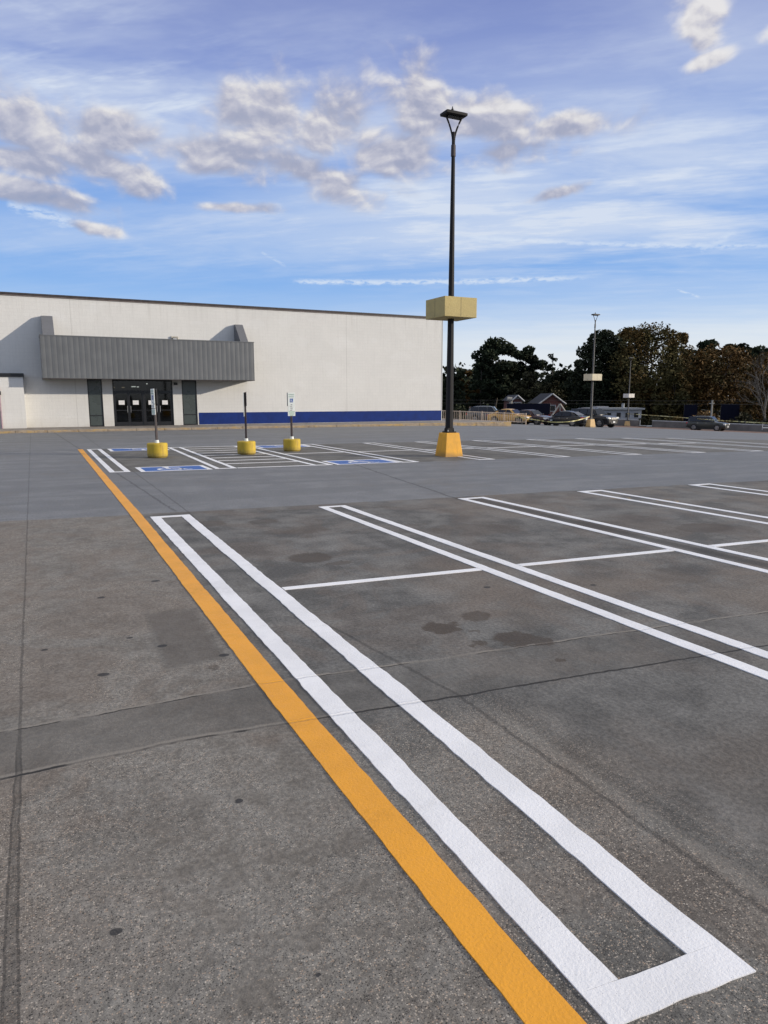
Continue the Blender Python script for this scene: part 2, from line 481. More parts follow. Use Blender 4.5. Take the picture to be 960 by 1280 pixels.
def weathered(name, col, stain, scale=2.5, amount=0.5):
    m, nt, b = new_mat(name)
    P = nt.obj()
    x, y, z = nt.sep(P)
    streak = nt.noise(nt.xyz(x * 9.0, y * 9.0, z * 1.2), 1.0, 6, 0.65)
    n = nt.noise(P, scale, 8, 0.68)
    n5 = nt.noise(P, 24.0, 5, 0.65)
    c = nt.mix(nt.sm(0.3, 0.7, n), tuple(q * 0.85 for q in col), tuple(min(1, q * 1.08) for q in col))
    c = nt.mix(nt.sm(0.5, 0.72, streak) * amount, c, stain)
    c = nt.mix(nt.sm(0.6, 0.7, n5) * amount * 0.5, c, tuple(q * 0.6 for q in col))
    foot = nt.sm(0.22, 0.0, z + (n - 0.5) * 0.25) * nt.sm(-0.06, -0.05, z)
    c = nt.mix(foot * 0.55, c, (0.09, 0.075, 0.055))
    chip = nt.sm(0.66, 0.7, nt.noise(P, 7.0, 5, 0.7))
    c = nt.mix(chip * 0.6, c, (0.3, 0.27, 0.22))
    nt.put(b.inputs['Base Color'], c)
    nt.put(b.inputs['Roughness'], 0.65 + (n - 0.5) * 0.3)
    nt.put(b.inputs['Normal'], nt.bump(n5 * 0.6 + n * 0.6, 0.012))
    return m


M['curb'] = curb_material()
M['bollard'] = weathered('yellow_drum_paint', (0.55, 0.38, 0.03), (0.25, 0.13, 0.03), 2.5, 0.5)
M['pole_base'] = weathered('yellow_base_paint', (0.82, 0.4, 0.03), (0.42, 0.18, 0.03), 2.0, 0.35)
M['pole_base_pale'] = weathered('pale_yellow_base_paint', (0.72, 0.47, 0.2), (0.4, 0.26, 0.14), 2.0, 0.4)
M['sleeve'] = weathered('tan_yellow_panel', (0.47, 0.37, 0.145), (0.36, 0.27, 0.1), 1.0, 0.25)
M['sleeve_pale'] = weathered('cream_panel', (0.62, 0.54, 0.38), (0.5, 0.42, 0.3), 1.0, 0.25)


def glass_material():
    m, nt, b = new_mat('door_glass')
    out = nt.n['Material Output']
    gl = nt.node('ShaderNodeBsdfGlossy')
    gl.inputs['Roughness'].default_value = 0.04
    tr = nt.node('ShaderNodeBsdfTransparent')
    tr.inputs['Color'].default_value = (0.35, 0.38, 0.39, 1)
    fr = nt.node('ShaderNodeFresnel')
    fr.inputs['IOR'].default_value = 1.45
    mx = nt.node('ShaderNodeMixShader')
    nt.l.new(fr.outputs[0], mx.inputs[0])
    nt.l.new(tr.outputs[0], mx.inputs[1])
    nt.l.new(gl.outputs[0], mx.inputs[2])
    nt.l.new(mx.outputs[0], out.inputs['Surface'])
    return m


M['glass'] = glass_material()


def glow(name, col, s):
    m, nt, b = new_mat(name)
    b.inputs['Emission Color'].default_value = (*col, 1)
    b.inputs['Emission Strength'].default_value = s
    return m


M['lamp_in'] = glow('interior_lamp', (1.0, 0.93, 0.8), 3.0)
M['lamp_warm'] = glow('interior_warm_lamp', (1.0, 0.7, 0.4), 0.8)


def car_paint(name, col, coat=1.0, rough=0.35, metal=0.3):
    m, nt, b = new_mat(name)
    b.inputs['Base Color'].default_value = (*col, 1)
    P = nt.obj()
    n = nt.noise(P, 3.0, 6, 0.6)
    z = nt.sep(P)[2]
    dust = nt.sm(0.8, 0.2, z) * 0.25 * n
    nt.put(b.inputs['Base Color'], nt.mix(dust * 0.6, col, (0.12, 0.105, 0.09)))
    nt.put(b.inputs['Roughness'], rough + (n - 0.5) * 0.1)
    b.inputs['Metallic'].default_value = 0.0
    b.inputs['Specular IOR Level'].default_value = 0.3
    b.inputs['Coat Weight'].default_value = 0.35
    b.inputs['Coat Roughness'].default_value = 0.08
    return m


def leaf_material(name, c1, c2, c3=None):
    m, nt, b = new_mat(name)
    at_ = nt.node('ShaderNodeAttribute', attribute_name='tint')
    f = E(nt, at_.outputs['Fac'])
    c = nt.mix(f, c1, c2)
    if c3:
        n = nt.noise(nt.pos(), 0.22, 4, 0.6)
        c = nt.mix(nt.sm(0.48, 0.62, n) * 0.9, c, c3)
    nt.put(b.inputs['Base Color'], c)
    b.inputs['Roughness'].default_value = 0.8
    b.inputs['Specular IOR Level'].default_value = 0.15
    return m


M['leaf_pine'] = leaf_material('pine_needles', (0.010, 0.014, 0.008), (0.036, 0.048, 0.024))
M['leaf_dark'] = leaf_material('dark_evergreen_leaves', (0.009, 0.012, 0.007), (0.032, 0.04, 0.02))
M['leaf_brown'] = leaf_material('turning_leaves', (0.026, 0.026, 0.010), (0.1, 0.085, 0.03), (0.1, 0.06, 0.018))
M['leaf_orange'] = leaf_material('orange_leaves', (0.04, 0.022, 0.008), (0.13, 0.072, 0.02), (0.055, 0.045, 0.016))
M['leaf_tan'] = leaf_material('dry_tan_leaves', (0.11, 0.065, 0.028), (0.26, 0.165, 0.075))
M['leaf_red'] = leaf_material('red_leaves', (0.09, 0.008, 0.01), (0.24, 0.022, 0.022))
M['leaf_olive'] = leaf_material('olive_leaves', (0.018, 0.019, 0.01), (0.06, 0.056, 0.028))
M['bark'] = simple('bark', (0.055, 0.045, 0.037), 0.9, var=0.35, scale=3, bump=0.03, bscale=8)
M['bark_pale'] = simple('pale_bark', (0.13, 0.115, 0.1), 0.9, var=0.35, scale=3, bump=0.03, bscale=8)
M['house_white'] = simple('white_siding', (0.36, 0.36, 0.37), 0.7, var=0.08)
M['house_brick'] = simple('red_brick', (0.13, 0.045, 0.035), 0.85, var=0.3, scale=3)
M['house_roof'] = simple('dark_shingles', (0.025, 0.026, 0.034), 0.85, var=0.3)
M['roof_white'] = simple('pale_roof', (0.3, 0.31, 0.32), 0.7)
M['navy'] = simple('navy_fence_screen', (0.006, 0.007, 0.017), 0.85, var=0.3, spec=0.1)
M['terrain'] = simple('dry_grass', (0.05, 0.048, 0.025), 0.95, var=0.4, scale=0.2)
M['utility'] = simple('weathered_pole_wood', (0.3, 0.28, 0.25), 0.85, var=0.2)


# ------------------------------------------------------------------ mesh helpers
class MB:
    def __init__(s):
        s.v, s.f = [], []

    def add(s, verts, faces):
        o = len(s.v)
        s.v += [tuple(q) for q in verts]
        s.f += [tuple(i + o for i in f) for f in faces]
        return s

    def box(s, x0, x1, y0, y1, z0, z1):
        v = [(x0, y0, z0), (x1, y0, z0), (x1, y1, z0), (x0, y1, z0), (x0, y0, z1), (x1, y0, z1), (x1, y1, z1), (x0, y1, z1)]
        return s.add(v, [(3, 2, 1, 0), (4, 5, 6, 7), (0, 1, 5, 4), (1, 2, 6, 5), (2, 3, 7, 6), (3, 0, 4, 7)])

    def frustum(s, r0, r1, z0, z1, n=4, rot=None, cx=0, cy=0):
        rot = math.pi / n if rot is None else rot
        v = []
        for r, z in ((r0, z0), (r1, z1)):
            for i in range(n):
                a = rot + 2 * math.pi * i / n
                v.append((cx + r * math.cos(a), cy + r * math.sin(a), z))
        f = [tuple(reversed(range(n))), tuple(range(n, 2 * n))]
        f += [(i, (i + 1) % n, n + (i + 1) % n, n + i) for i in range(n)]
        return s.add(v, f)

    def tube(s, pts, rads, n=6):
        pts = [Vector(p) for p in pts]
        rings = []
        for i, p in enumerate(pts):
            d = (pts[min(i + 1, len(pts) - 1)] - pts[max(i - 1, 0)]).normalized()
            a = d.orthogonal().normalized() if abs(d.z) > 0.9 else d.cross(Vector((0, 0, 1))).normalized()
            b = d.cross(a)
            r = rads[i] if isinstance(rads, (list, tuple)) else rads
            rings.append([p + a * (r * math.cos(2 * math.pi * k / n)) + b * (r * math.sin(2 * math.pi * k / n)) for k in range(n)])
        v = [q for rg in rings for q in rg]
        f = []
        for i in range(len(pts) - 1):
            for k in range(n):
                f.append((i * n + k, i * n + (k + 1) % n, (i + 1) * n + (k + 1) % n, (i + 1) * n + k))
        f += [tuple(reversed(range(n))), tuple(range((len(pts) - 1) * n, len(pts) * n))]
        return s.add(v, f)

    def lathe(s, prof, n=32, axis='z', c=(0, 0, 0)):
        v, f = [], []
        for r, h in prof:
            for i in range(n):
                a = 2 * math.pi * i / n
                q = (r * math.cos(a), r * math.sin(a), h) if axis == 'z' else (r * math.cos(a), h, r * math.sin(a))
                v.append((q[0] + c[0], q[1] + c[1], q[2] + c[2]))
        for j in range(len(prof) - 1):
            for i in range(n):
                f.append((j * n + i, j * n + (i + 1) % n, (j + 1) * n + (i + 1) % n, (j + 1) * n + i))
        f.append(tuple(reversed(range(n))))
        f.append(tuple(range((len(prof) - 1) * n, len(prof) * n)))
        return s.add(v, f)

    def prism(s, poly, y0, y1):
        """poly in x, z; from y0 to y1"""
        n = len(poly)
        v = [(p[0], y0, p[1]) for p in poly] + [(p[0], y1, p[1]) for p in poly]
        f = [tuple(range(n)), tuple(reversed(range(n, 2 * n)))]
        f += [(i, n + i, n + (i + 1) % n, (i + 1) % n) for i in range(n)]
        return s.add(v, f)

    def build(s, name, mat, parent=None, smooth=False, bevel=0.0, fix=True):
        me = bpy.data.meshes.new(name)
        me.from_pydata(s.v, [], s.f)
        if fix:
            bm = bmesh.new()
            bm.from_mesh(me)
            bmesh.ops.recalc_face_normals(bm, faces=bm.faces)
            bm.to_mesh(me)
            bm.free()
        me.materials.append(mat)
        if smooth:
            for p in me.polygons:
                p.use_smooth = True
        o = bpy.data.objects.new(name, me)
        COL.objects.link(o)
        if parent:
            o.parent = parent
        if bevel:
            b = o.modifiers.new('bevel', 'BEVEL')
            b.width = bevel
            b.segments = 2
            b.limit_method = 'ANGLE'
        return o


def tag(o, label=None, cat=None, group=None, kind=None):
    if label: o['label'] = label
    if cat: o['category'] = cat
    if group: o['group'] = group
    if kind: o['kind'] = kind
    return o


def thing(name, label, cat, loc=(0, 0, 0), rz=0.0, group=None):
    o = bpy.data.objects.new(name, None)
    o.empty_display_size = 0.2
    COL.objects.link(o)
    o.location = loc
    o.rotation_euler = (0, 0, rz)
    return tag(o, label, cat, group)


def copy_tree(o, parent=None):
    c = o.copy()
    COL.objects.link(c)
    if parent:
        c.parent = parent
    for ch in list(o.children):
        copy_tree(ch, c)
    return c


# ------------------------------------------------------------------ deck and terrain
def fb(r):
    return 113.0 - 0.43 * max(r - 27.0, 0.0)


mb = MB()
rs = [-70 + 1.5 * i for i in range(int(205 / 1.5) + 1)]
fs_n = 110
vv, ff = [], []
for r in rs:
    end = max(fb(r), 62)
    for j in range(fs_n + 1):
        t = j / fs_n
        f = -25 + (end + 25) * t
        x, y = W(r, f)
        vv.append((x, y, gz(x, y)))
for i in range(len(rs) - 1):
    for j in range(fs_n):
        a = i * (fs_n + 1) + j
        ff.append((a, a + fs_n + 1, a + fs_n + 2, a + 1))
mb.add(vv, ff)
deck = mb.build('ground', M['ground'], smooth=True)
tag(deck, kind='structure')
# edge of the deck down to the lower land
mb = MB()
for i in range(len(rs) - 1):
    q = []
    for r in (rs[i], rs[i + 1]):
        x, y = W(r, max(fb(r), 62) + 0.002)
        q += [(x, y, gz(x, y)), (x, y, -14.0)]
    mb.add(q, [(0, 1, 3, 2)])
tag(mb.build('ground_edge_wall', M['grey_concrete']), kind='structure')
mb = MB()
mb.add([(-2500, -2500, -7.5), (2500, -2500, -7.5), (2500, 2500, -7.5), (-2500, 2500, -7.5)], [(0, 1, 2, 3)])
mb.add([], [])
ter = mb.build('terrain', M['terrain'])
tag(ter, kind='structure')


# ------------------------------------------------------------------ painted markings
def quad(mbx, a, b, c, d, z=0.005, step=0.25, jit=0.004, seed=0, skirt=True):
    """paint strip: a-b is one long edge, d-c the other; jittered edges, thin sides"""
    a, b, c, d = (Vector(p) for p in (a, b, c, d))
    n = max(1, int((b - a).length / step))
    top, vs, fs = [], [], []
    for i in range(n + 1):
        t = i / n
        row = []
        for k, (p, q) in enumerate(((a, b), (d, c))):
            w = p.lerp(q, t)
            o = (q - p).normalized()
            nrm = Vector((-o.y, o.x))
            j = mnoise.noise(Vector((t * (b - a).length * 1.3, k * 9.1, seed))) * jit * 1.1 + mnoise.noise(Vector((t * (b - a).length * 9.0, k * 5.7, seed + 3))) * jit
            w = w + nrm * j * min(1.0, t * (b - a).length / .15, (1 - t) * (b - a).length / .15)
            row.append(w)
        top.append(row)
    for row in top:
        for w in row:
            vs.append((w.x, w.y, gz(w.x, w.y) + z))
        for w in row:
            vs.append((w.x, w.y, gz(w.x, w.y) - 0.002))
    for i in range(n):
        o = i * 4
        fs.append((o, o + 4, o + 5, o + 1))
        if skirt:
            fs.append((o, o + 2, o + 6, o + 4))
            fs.append((o + 1, o + 5, o + 7, o + 3))
    if skirt:
        e = n * 4
        fs.append((0, 1, 3, 2))
        fs.append((e, e + 2, e + 3, e + 1))
    mbx.add(vs, fs)


def row_y(y0, s, x0):
    return lambda x: y0 + s * (x - x0)


FAR1 = row_y(11.4, -0.075, 1.5)
MID1 = row_y(6.43, -0.085, 2.1)
NEAR1 = row_y(1.28, -0.085, 1.98)
FAR2 = row_y(27.6, -0.105, 1.85)
MID2 = row_y(22.6, -0.08, 6.0)
NEAR2 = row_y(18.75, -0.1, 1.85)


def outline(lf, ln, rf, rn, fy, ny, w, mat, label, seed, step=0.2, jit=0.005, group='white double-line bay markings'):
    """long narrow white loop between two bays; lf/ln: outer left edge at far/near end"""
    m_ = MB()
    cap = w * 0.95

    def X(a, b, y):
        t = (y - ny(b)) / (fy(a) - ny(b))
        return b + (a - b) * t
    def corner(a, b, e, fn, off):
        # where an edge (offset e) meets a slanted end line
        yy = fn(b + e) + off
        for _ in range(3):
            xx = X(a, b, yy) + e
            yy = fn(xx) + off
        return (xx, yy)
    A = lambda e, fn, off: corner(lf, ln, e, fn, off)
    B = lambda e, fn, off: corner(rf, rn, -e, fn, off)
    quad(m_, A(0, fy, -cap), A(0, ny, cap), A(w, ny, cap), A(w, fy, -cap), seed=seed, step=step, jit=jit)
    quad(m_, B(w, fy, -cap), B(w, ny, cap), B(0, ny, cap), B(0, fy, -cap), seed=seed + 5, step=step, jit=jit)
    quad(m_, A(0, ny, 0), B(0, ny, 0), B(0, ny, cap), A(0, ny, cap), seed=seed + 2, step=0.05, jit=jit * 0.8)
    quad(m_, A(0, fy, -cap), B(0, fy, -cap), B(0, fy, 0), A(0, fy, 0), seed=seed + 3, step=0.05, jit=jit * 0.8)
    o = m_.build('bay_outline', mat)
    tag(o, label, 'bay marking', group)
    return o


mb = MB()
pts = [(1.43, 27.7), (1.36, 12.0), (1.275, 4.3), (1.27, 1.4), (1.26, -1.0)]
for i in range(len(pts) - 1):
    (xa, ya), (xb, yb) = pts[i], pts[i + 1]
    quad(mb, (xa - .083, ya), (xb - .083, yb), (xb + .083, yb), (xa + .083, ya), step=0.06, jit=0.006, seed=40)
tag(mb.build('yellow_line', M['yellow']), 'thick yellow painted line running all the way towards the store', 'painted line')

outline(1.53, 1.41, 2.13, 1.985, FAR1, NEAR1, 0.145, M['white'], 'nearest white bay outline beside the yellow line, the largest, with closed near end', 1, 0.05, 0.008)
outline(4.27, 4.24, 4.75, 4.72, FAR1, NEAR1, 0.125, M['white'], 'second white bay outline from the yellow line, right of the oil stains', 2, 0.08, 0.007)
outline(6.95, 6.88, 7.5, 7.58, FAR1, NEAR1, 0.12, M['white'], 'third front-row white bay outline, with a dark strip between its two lines', 3)
outline(9.62, 9.62, 10.22, 10.22, FAR1, NEAR1, 0.12, M['white'], 'fourth white bay outline from the yellow line, next to faint orange rings on the concrete', 4)
outline(12.5, 12.4, 13.1, 13.05, FAR1, NEAR1, 0.12, M['white'], 'fifth white bay outline of the front row, the last one, cut off by the frame', 5)


def cross(xa, xb, fy, mat, label, seed, w=0.1):
    m_ = MB()
    quad(m_, (xa, fy(xa) + w / 2), (xb, fy(xb) + w / 2), (xb, fy(xb) - w / 2), (xa, fy(xa) - w / 2), step=0.25, jit=0.004, seed=seed)
    tag(m_.build('cross_line', mat), label, 'bay marking', 'white cross lines between bays')


cross(2.075, 4.245, MID1, M['white'], 'white cross line joining the first and second front bay outlines', 11)
cross(4.745, 6.9, MID1, M['white'], 'white cross line joining the second and third front bay outlines', 12)
cross(7.555, 9.6, MID1, M['white'], 'white cross line right of the third front bay outline, ending at the picture edge', 13)

WF = M['white_far']
row2 = [(1.64, 1.61, 2.12, 2.10, 'short white bay outline beside the far end of the yellow line', .13),
        (4.42, 4.2, 4.92, 4.75, 'white bay outline between the left drum sign and the striped aisle', .12),
        (6.82, 6.84, 7.42, 7.4, 'white bay outline right of the striped aisle, running past the middle drum sign', .12),
        (9.47, 9.46, 10.0, 10.0, 'white bay outline just right of the rightmost blue accessible symbol', .11),
        (12.1, 11.95, 12.6, 12.5, 'white bay outline partly behind the yellow foot of the tall lamp post', .11),
        (14.4, 14.65, 14.95, 15.2, 'first white bay outline to the right of the tall lamp post foot', .11),
        (17.1, 17.4, 17.7, 18.0, 'second white bay outline to the right of the tall lamp post foot', .11),
        (19.8, 20.1, 20.4, 20.7, 'third white bay outline to the right of the tall lamp post foot', .11),
        (22.4, 22.75, 23.0, 23.35, 'fourth white bay outline to the right of the tall lamp post foot', .11),
        (25.0, 25.4, 25.6, 26.0, 'fifth white bay outline to the right of the tall lamp post foot', .11),
        (27.6, 28.1, 28.2, 28.7, 'sixth white bay outline to the right of the tall lamp post foot', .11)]
for i, (a, b_, c, d, lab, w) in enumerate(row2):
    outline(a, b_, c, d, FAR2, NEAR2, w, M['white'] if i < 4 else WF, lab, 20 + i, 0.4, 0.006, 'white bay outlines of the back row')
for i, (xa, xb, lab) in enumerate([(7.43, 9.45, 'white cross line in the bay right of the third drum sign'), (10.02, 12.0, 'white cross line left of the tall lamp post foot'),
                                   (12.56, 14.5, 'white cross line just right of the tall lamp post foot'), (15.1, 17.2, 'second white cross line right of the tall lamp post foot'),
                                   (17.88, 19.93, 'third white cross line right of the tall lamp post foot'), (20.58, 22.5, 'fourth white cross line right of the tall lamp post foot'), (23.2, 25.15, 'fifth white cross line right of the tall lamp post foot')]):
    cross(xa, xb, MID2, WF, lab, 40 + i, 0.11)

# striped access aisle
mb = MB()
for i in range(9):
    t = i / 8
    y = 18.75 + (27.2 - 18.75) * t
    xa = 4.78 + 0.17 * t
    xb = 6.82
    sl = -0.09
    w = 0.055
    ya, yb = y, y + sl * (xb - xa)
    if i == 0:
        ya, yb = NEAR2(xa) + .05, NEAR2(xb) + .05
    if i == 8:
        ya, yb = FAR2(xa) - .1, FAR2(xb) - .1
    quad(mb, (xa, ya + w), (xb, yb + w), (xb, yb - w), (xa, ya - w), step=0.4, jit=0.006, seed=60 + i)
tag(mb.build('access_aisle', WF), 'thin white cross stripes of the access aisle behind the middle drum sign', 'bay marking')


# --- wheelchair symbol as flat pieces (unit square, x right, y up)
def symbol_shapes():
    out = []
    n = 16
    out.append([(0.42 + .085 * math.cos(2 * math.pi * i / n), 0.88 + .085 * math.sin(2 * math.pi * i / n)) for i in range(n)])
    out.append([(0.36, 0.76), (0.47, 0.78), (0.50, 0.45), (0.38, 0.43)])
    out.append([(0.49, 0.66), (0.72, 0.64), (0.72, 0.57), (0.495, 0.59)])
    out.append([(0.50, 0.50), (0.72, 0.50), (0.74, 0.42), (0.505, 0.42)])
    out.append([(0.655, 0.42), (0.74, 0.42), (0.84, 0.16), (0.755, 0.13)])
    out.append([(0.795, 0.147), (0.84, 0.16), (0.93, 0.19), (0.955, 0.12), (0.80, 0.075)])
    arc = []
    for i in range(15):
        a = R(115 + i * 17)
        a2 = R(115 + (i + 1) * 17)
        r0, r1 = .235, .31
        cx, cy = .45, .33
        arc.append([(cx + r1 * math.cos(a), cy + r1 * math.sin(a)), (cx + r1 * math.cos(a2), cy + r1 * math.sin(a2)), (cx + r0 * math.cos(a2), cy + r0 * math.sin(a2)), (cx + r0 * math.cos(a), cy + r0 * math.sin(a))])
    return out + arc


SYM = symbol_shapes()


def panel(xa, xb, ya, yb, label, flip=False):
    cx, cy = (xa + xb) / 2, (ya + yb) / 2
    sk = -0.09
    t = thing('accessible_panel', label, 'bay symbol', (cx, cy, 0.0), 0, 'blue accessible parking symbols')
    hx, hy = (xb - xa) / 2, (yb - ya) / 2
    fld = MB()

    def P(u, v, z):
        return (u, v + sk * u, z)
    bw = 0.12
    fld.add([P(-hx + bw, -hy + bw, .006), P(hx - bw, -hy + bw, .006), P(hx - bw, hy - bw, .006), P(-hx + bw, hy - bw, .006)], [(0, 1, 2, 3)])
    fld.build('field', M['blue_paint'], t)
    br = MB()
    o = [(-hx, -hy), (hx, -hy), (hx, hy), (-hx, hy)]
    i_ = [(-hx + bw, -hy + bw), (hx - bw, -hy + bw), (hx - bw, hy - bw), (-hx + bw, hy - bw)]
    br.add([P(*q, .006) for q in o] + [P(*q, .006) for q in i_], [(k, (k + 1) % 4, 4 + (k + 1) % 4, 4 + k) for k in range(4)])
    br.build('border', M['white'], t)
    sy = MB()
    size = 2 * hy - 2 * bw
    for sh in SYM:
        q = []
        for (u, v) in sh:
            u, v = (u - 0.55) * size * 1.0, (v - 0.49) * size * 0.98
            if flip:
                u, v = -u, -v
            q.append(P(u, v, .0095))
        sy.add(q, [tuple(range(len(q)))])
    sy.build('symbol', M['white'], t)
    return t


panel(2.33, 4.1, 18.42, 19.72, 'blue accessible symbol on the ground nearest the left drum sign, on its near side')
panel(2.32, 4.3, 26.05, 27.45, 'blue accessible symbol on the ground behind the left drum sign', True)
panel(7.5, 9.42, 18.02, 19.32, 'blue accessible symbol on the ground furthest right, in front of the third drum sign')
panel(7.5, 9.42, 25.35, 26.75, 'blue accessible symbol on the ground between the middle and third drum signs, far side', True)

# ------------------------------------------------------------------ pavement in front of the store
mb = MB()
mb.box(-45, 30.6, 42.2, 46.15, -0.3, 0.13)
tag(mb.build('sidewalk', M['sidewalk']), kind='structure')
mb = MB()
for i in range(50):
    xa, xb = -45 + i * 1.52, -45 + (i + 1) * 1.52 - 0.012
    if xa > 30.4:
        break
    j = random.uniform(-.008, .008)
    mb.box(xa, xb, 41.95 + j, 42.198, -0.6, 0.128 + j)
mb.add([(30.6, 41.95, -.6), (31.2, 42.3, -.6), (31.2, 46.2, -.6), (30.6, 46.2, -.6), (30.6, 41.95, .1), (31.2, 42.3, .06), (31.2, 46.2, .06), (30.6, 46.2, .1)],
       [(4, 5, 6, 7), (0, 1, 5, 4), (1, 2, 6, 5), (2, 3, 7, 6)])
tag(mb.build('curb', M['curb'], bevel=0.03), kind='structure')

# ------------------------------------------------------------------ the store
WY = 46.0
Z0 = 0.13
store = thing('store_building', 'long low white block store with a grey ribbed entrance canopy and blue base band', 'building', (0, 0, 0))
mb = MB()
XL, XR, ZT = -45.0, 27.5, 7.58
t_ = 0.3
holes = [(3.0, 3.82), (4.4, 7.94), (8.5, 9.42)]
zt = 2.94
cur = XL
for a, b_ in holes:
    mb.box(cur, a, WY, WY + t_, 0, zt)
    cur = b_
mb.box(cur, XR, WY, WY + t_, 0, zt)
mb.box(XL, XR, WY, WY + t_, zt, ZT)
mb.box(XR - t_, XR, WY + t_, WY + 45, 0, ZT)
mb.box(XL, XL + t_, WY + t_, WY + 45, 0, ZT)
mb.box(XL + t_, XR - t_, WY + 44.7, WY + 45, 0, ZT)
mb.build('wall', M['wall'], store)
MB().box(XL + .3, XR - .3, WY + .3, WY + 44.7, 7.2, 7.35).build('roof', M['house_roof'], store)
rc = MB().box(XL - .08, XR + .08, WY - .09, WY + .45, ZT, ZT + .1).build('roof_edge', M['dark_trim'], store)
MB().box(XL - .04, XR + .04, WY - .05, WY + .4, ZT - .07, ZT).build('fascia', M['trim_light'], rc)
MB().box(XR + .0, XR + .08, WY + .46, WY + 45, ZT, ZT + .1).build('side_edge', M['dark_trim'], rc)
MB().box(9.5, XR + .012, WY - .012, WY - .001, Z0 + .02, 0.9).build('base_band', M['band'], store)
mb = MB()
mb.box(XR + .003, XR + .05, WY - .02, WY + .03, Z0, ZT - .08)
mb.build('corner_trim', M['wall'], store)
# canopy
can = MB()
cx0, cx1, cz0, cz1, cy = 0.62, 12.73, 2.93, 5.24, WY - 1.7
nrib = 42
pw = (cx1 - cx0) / nrib
prof = []
for i in range(nrib):
    x0 = cx0 + i * pw
    prof += [(x0, 0.0), (x0 + pw * .35, -0.004), (x0 + pw * .6, 0.0), (x0 + pw * .8, 0.007)]
prof.append((cx1, 0.0))
vs = []
for (x, d) in prof:
    vs += [(x, cy + d, cz0), (x, cy + d, cz1)]
fs = [(2 * i, 2 * i + 2, 2 * i + 3, 2 * i + 1) for i in range(len(prof) - 1)]
can.add(vs, fs)
can.add([(cx0, cy, cz0), (cx0, cy, cz1), (cx0, WY - .002, cz1), (cx0, WY - .002, cz0)], [(0, 1, 2, 3)])
can.add([(cx1, cy, cz0), (cx1, cy, cz1), (cx1, WY - .002, cz1), (cx1, WY - .002, cz0)], [(3, 2, 1, 0)])
canopy = can.build('canopy', M['canopy'], store, fix=False)
MB().box(cx0 - .02, cx1 + .02, cy - .02, WY - .003, cz1, cz1 + .06).build('canopy_top', M['canopy'], canopy)
MB().box(cx0 + .01, cx1 - .01, cy + .05, WY - .003, cz0 + .01, cz0 + .05).build('soffit', M['soffit'], canopy)
mb = MB()
mb.box(cx0 - .015, cx1 + .015, cy - .015, cy - .001, cz0 - .03, cz0 + .0)
mb.box(cx0 - .02, cx0 - .001, cy - .001, WY - .004, cz0 - .03, cz0 + .0)
mb.box(cx1 + .001, cx1 + .02, cy - .001, WY - .004, cz0 - .03, cz0)
mb.build('canopy_edge', M['dark_trim'], canopy)
for fx0, fx1 in ((0.78, 1.38), (11.95, 12.45)):
    mb = MB()
    y_t, y_b = WY - .28, WY - 1.5
    zt_, zb_ = 6.46, cz1 + .06
    v = [(fx0, WY - .002, zt_), (fx0, y_t, zt_), (fx0, y_b, zb_), (fx0, WY - .002, zb_), (fx1, WY - .002, zt_), (fx1, y_t, zt_), (fx1, y_b, zb_), (fx1, WY - .002, zb_)]
    mb.add(v, [(0, 1, 2, 3), (7, 6, 5, 4), (0, 4, 5, 1), (1, 5, 6, 2), (3, 2, 6, 7)])
    mb.build('fin', M['fin'], canopy)
# left block beside the entrance
blk = MB().box(-9, -.38, WY - .75, WY - .003, 0, 3.0).build('side_block', M['wall'], store)
MB().box(-9.05, -.33, WY - .82, WY - .004, 3.0, 3.2).build('block_cap', M['black_trim'], blk)
MB().tube([(-1.62, WY - .83, .13), (-1.62, WY - .83, 2.45)], 0.05, 8).build('downpipe', simple('pink_pipe', (.35, .25, .27)), blk)
MB().box(-1.7, -1.54, WY - .9, WY - .752, 2.0, 2.2).build('pipe_box', M['black_trim'], blk)
# narrow windows
for wx0, wx1 in ((3.0, 3.82), (8.5, 9.42)):
    fr = MB()
    d0, d1 = WY + .02, WY + .12
    fr.box(wx0, wx0 + .06, d0, d1, Z0, zt - .002)
    fr.box(wx1 - .06, wx1, d0, d1, Z0, zt - .002)
    fr.box(wx0 + .06, wx1 - .06, d0, d1, zt - .07, zt - .002)
    fr.box(wx0 + .06, wx1 - .06, d0, d1, .76, .81)
    fr.box(wx0 + .06, wx1 - .06, d0, d1, Z0, Z0 + .06)
    wn = fr.build('window', M['black_metal'], store)
    pn = MB()
    pn.box(wx0 + .06, wx1 - .06, d0 + .03, d0 + .05, Z0 + .06, .76)
    pn.box(wx0 + .06, wx1 - .06, d0 + .03, d0 + .05, .81, zt - .07)
    pn.build('pane', M['tint'], wn)
# entrance: frame, four doors, transom lights
ex0, ex1 = 4.4, 7.94
fr = MB()
d0, d1 = WY + .05, WY + .17
fr.box(ex0, ex0 + .08, d0, d1, Z0, zt - .002)
fr.box(ex1 - .08, ex1, d0, d1, Z0, zt - .002)
fr.box(ex0 + .08, ex1 - .08, d0, d1, zt - .09, zt - .002)
fr.box(ex0 + .08, ex1 - .08, d0, d1, 2.2, 2.28)
xm = (ex0 + ex1) / 2
fr.box(xm - .05, xm + .05, d0, d1, Z0, 2.2)
fr.box(ex0 + .08, ex1 - .08, d0, d1, Z0 - .02, Z0 + .02)
ent = fr.build('entrance', M['black_metal'], store)
MB().box(ex0 + .08, ex1 - .08, d0 + .05, d0 + .06, 2.28, zt - .09).build('transom_pane', M['glass'], ent)
spans = [(ex0 + .08, (ex0 + .08 + xm - .05) / 2), ((ex0 + .08 + xm - .05) / 2, xm - .05), (xm + .05, (xm + .05 + ex1 - .08) / 2), ((xm + .05 + ex1 - .08) / 2, ex1 - .08)]
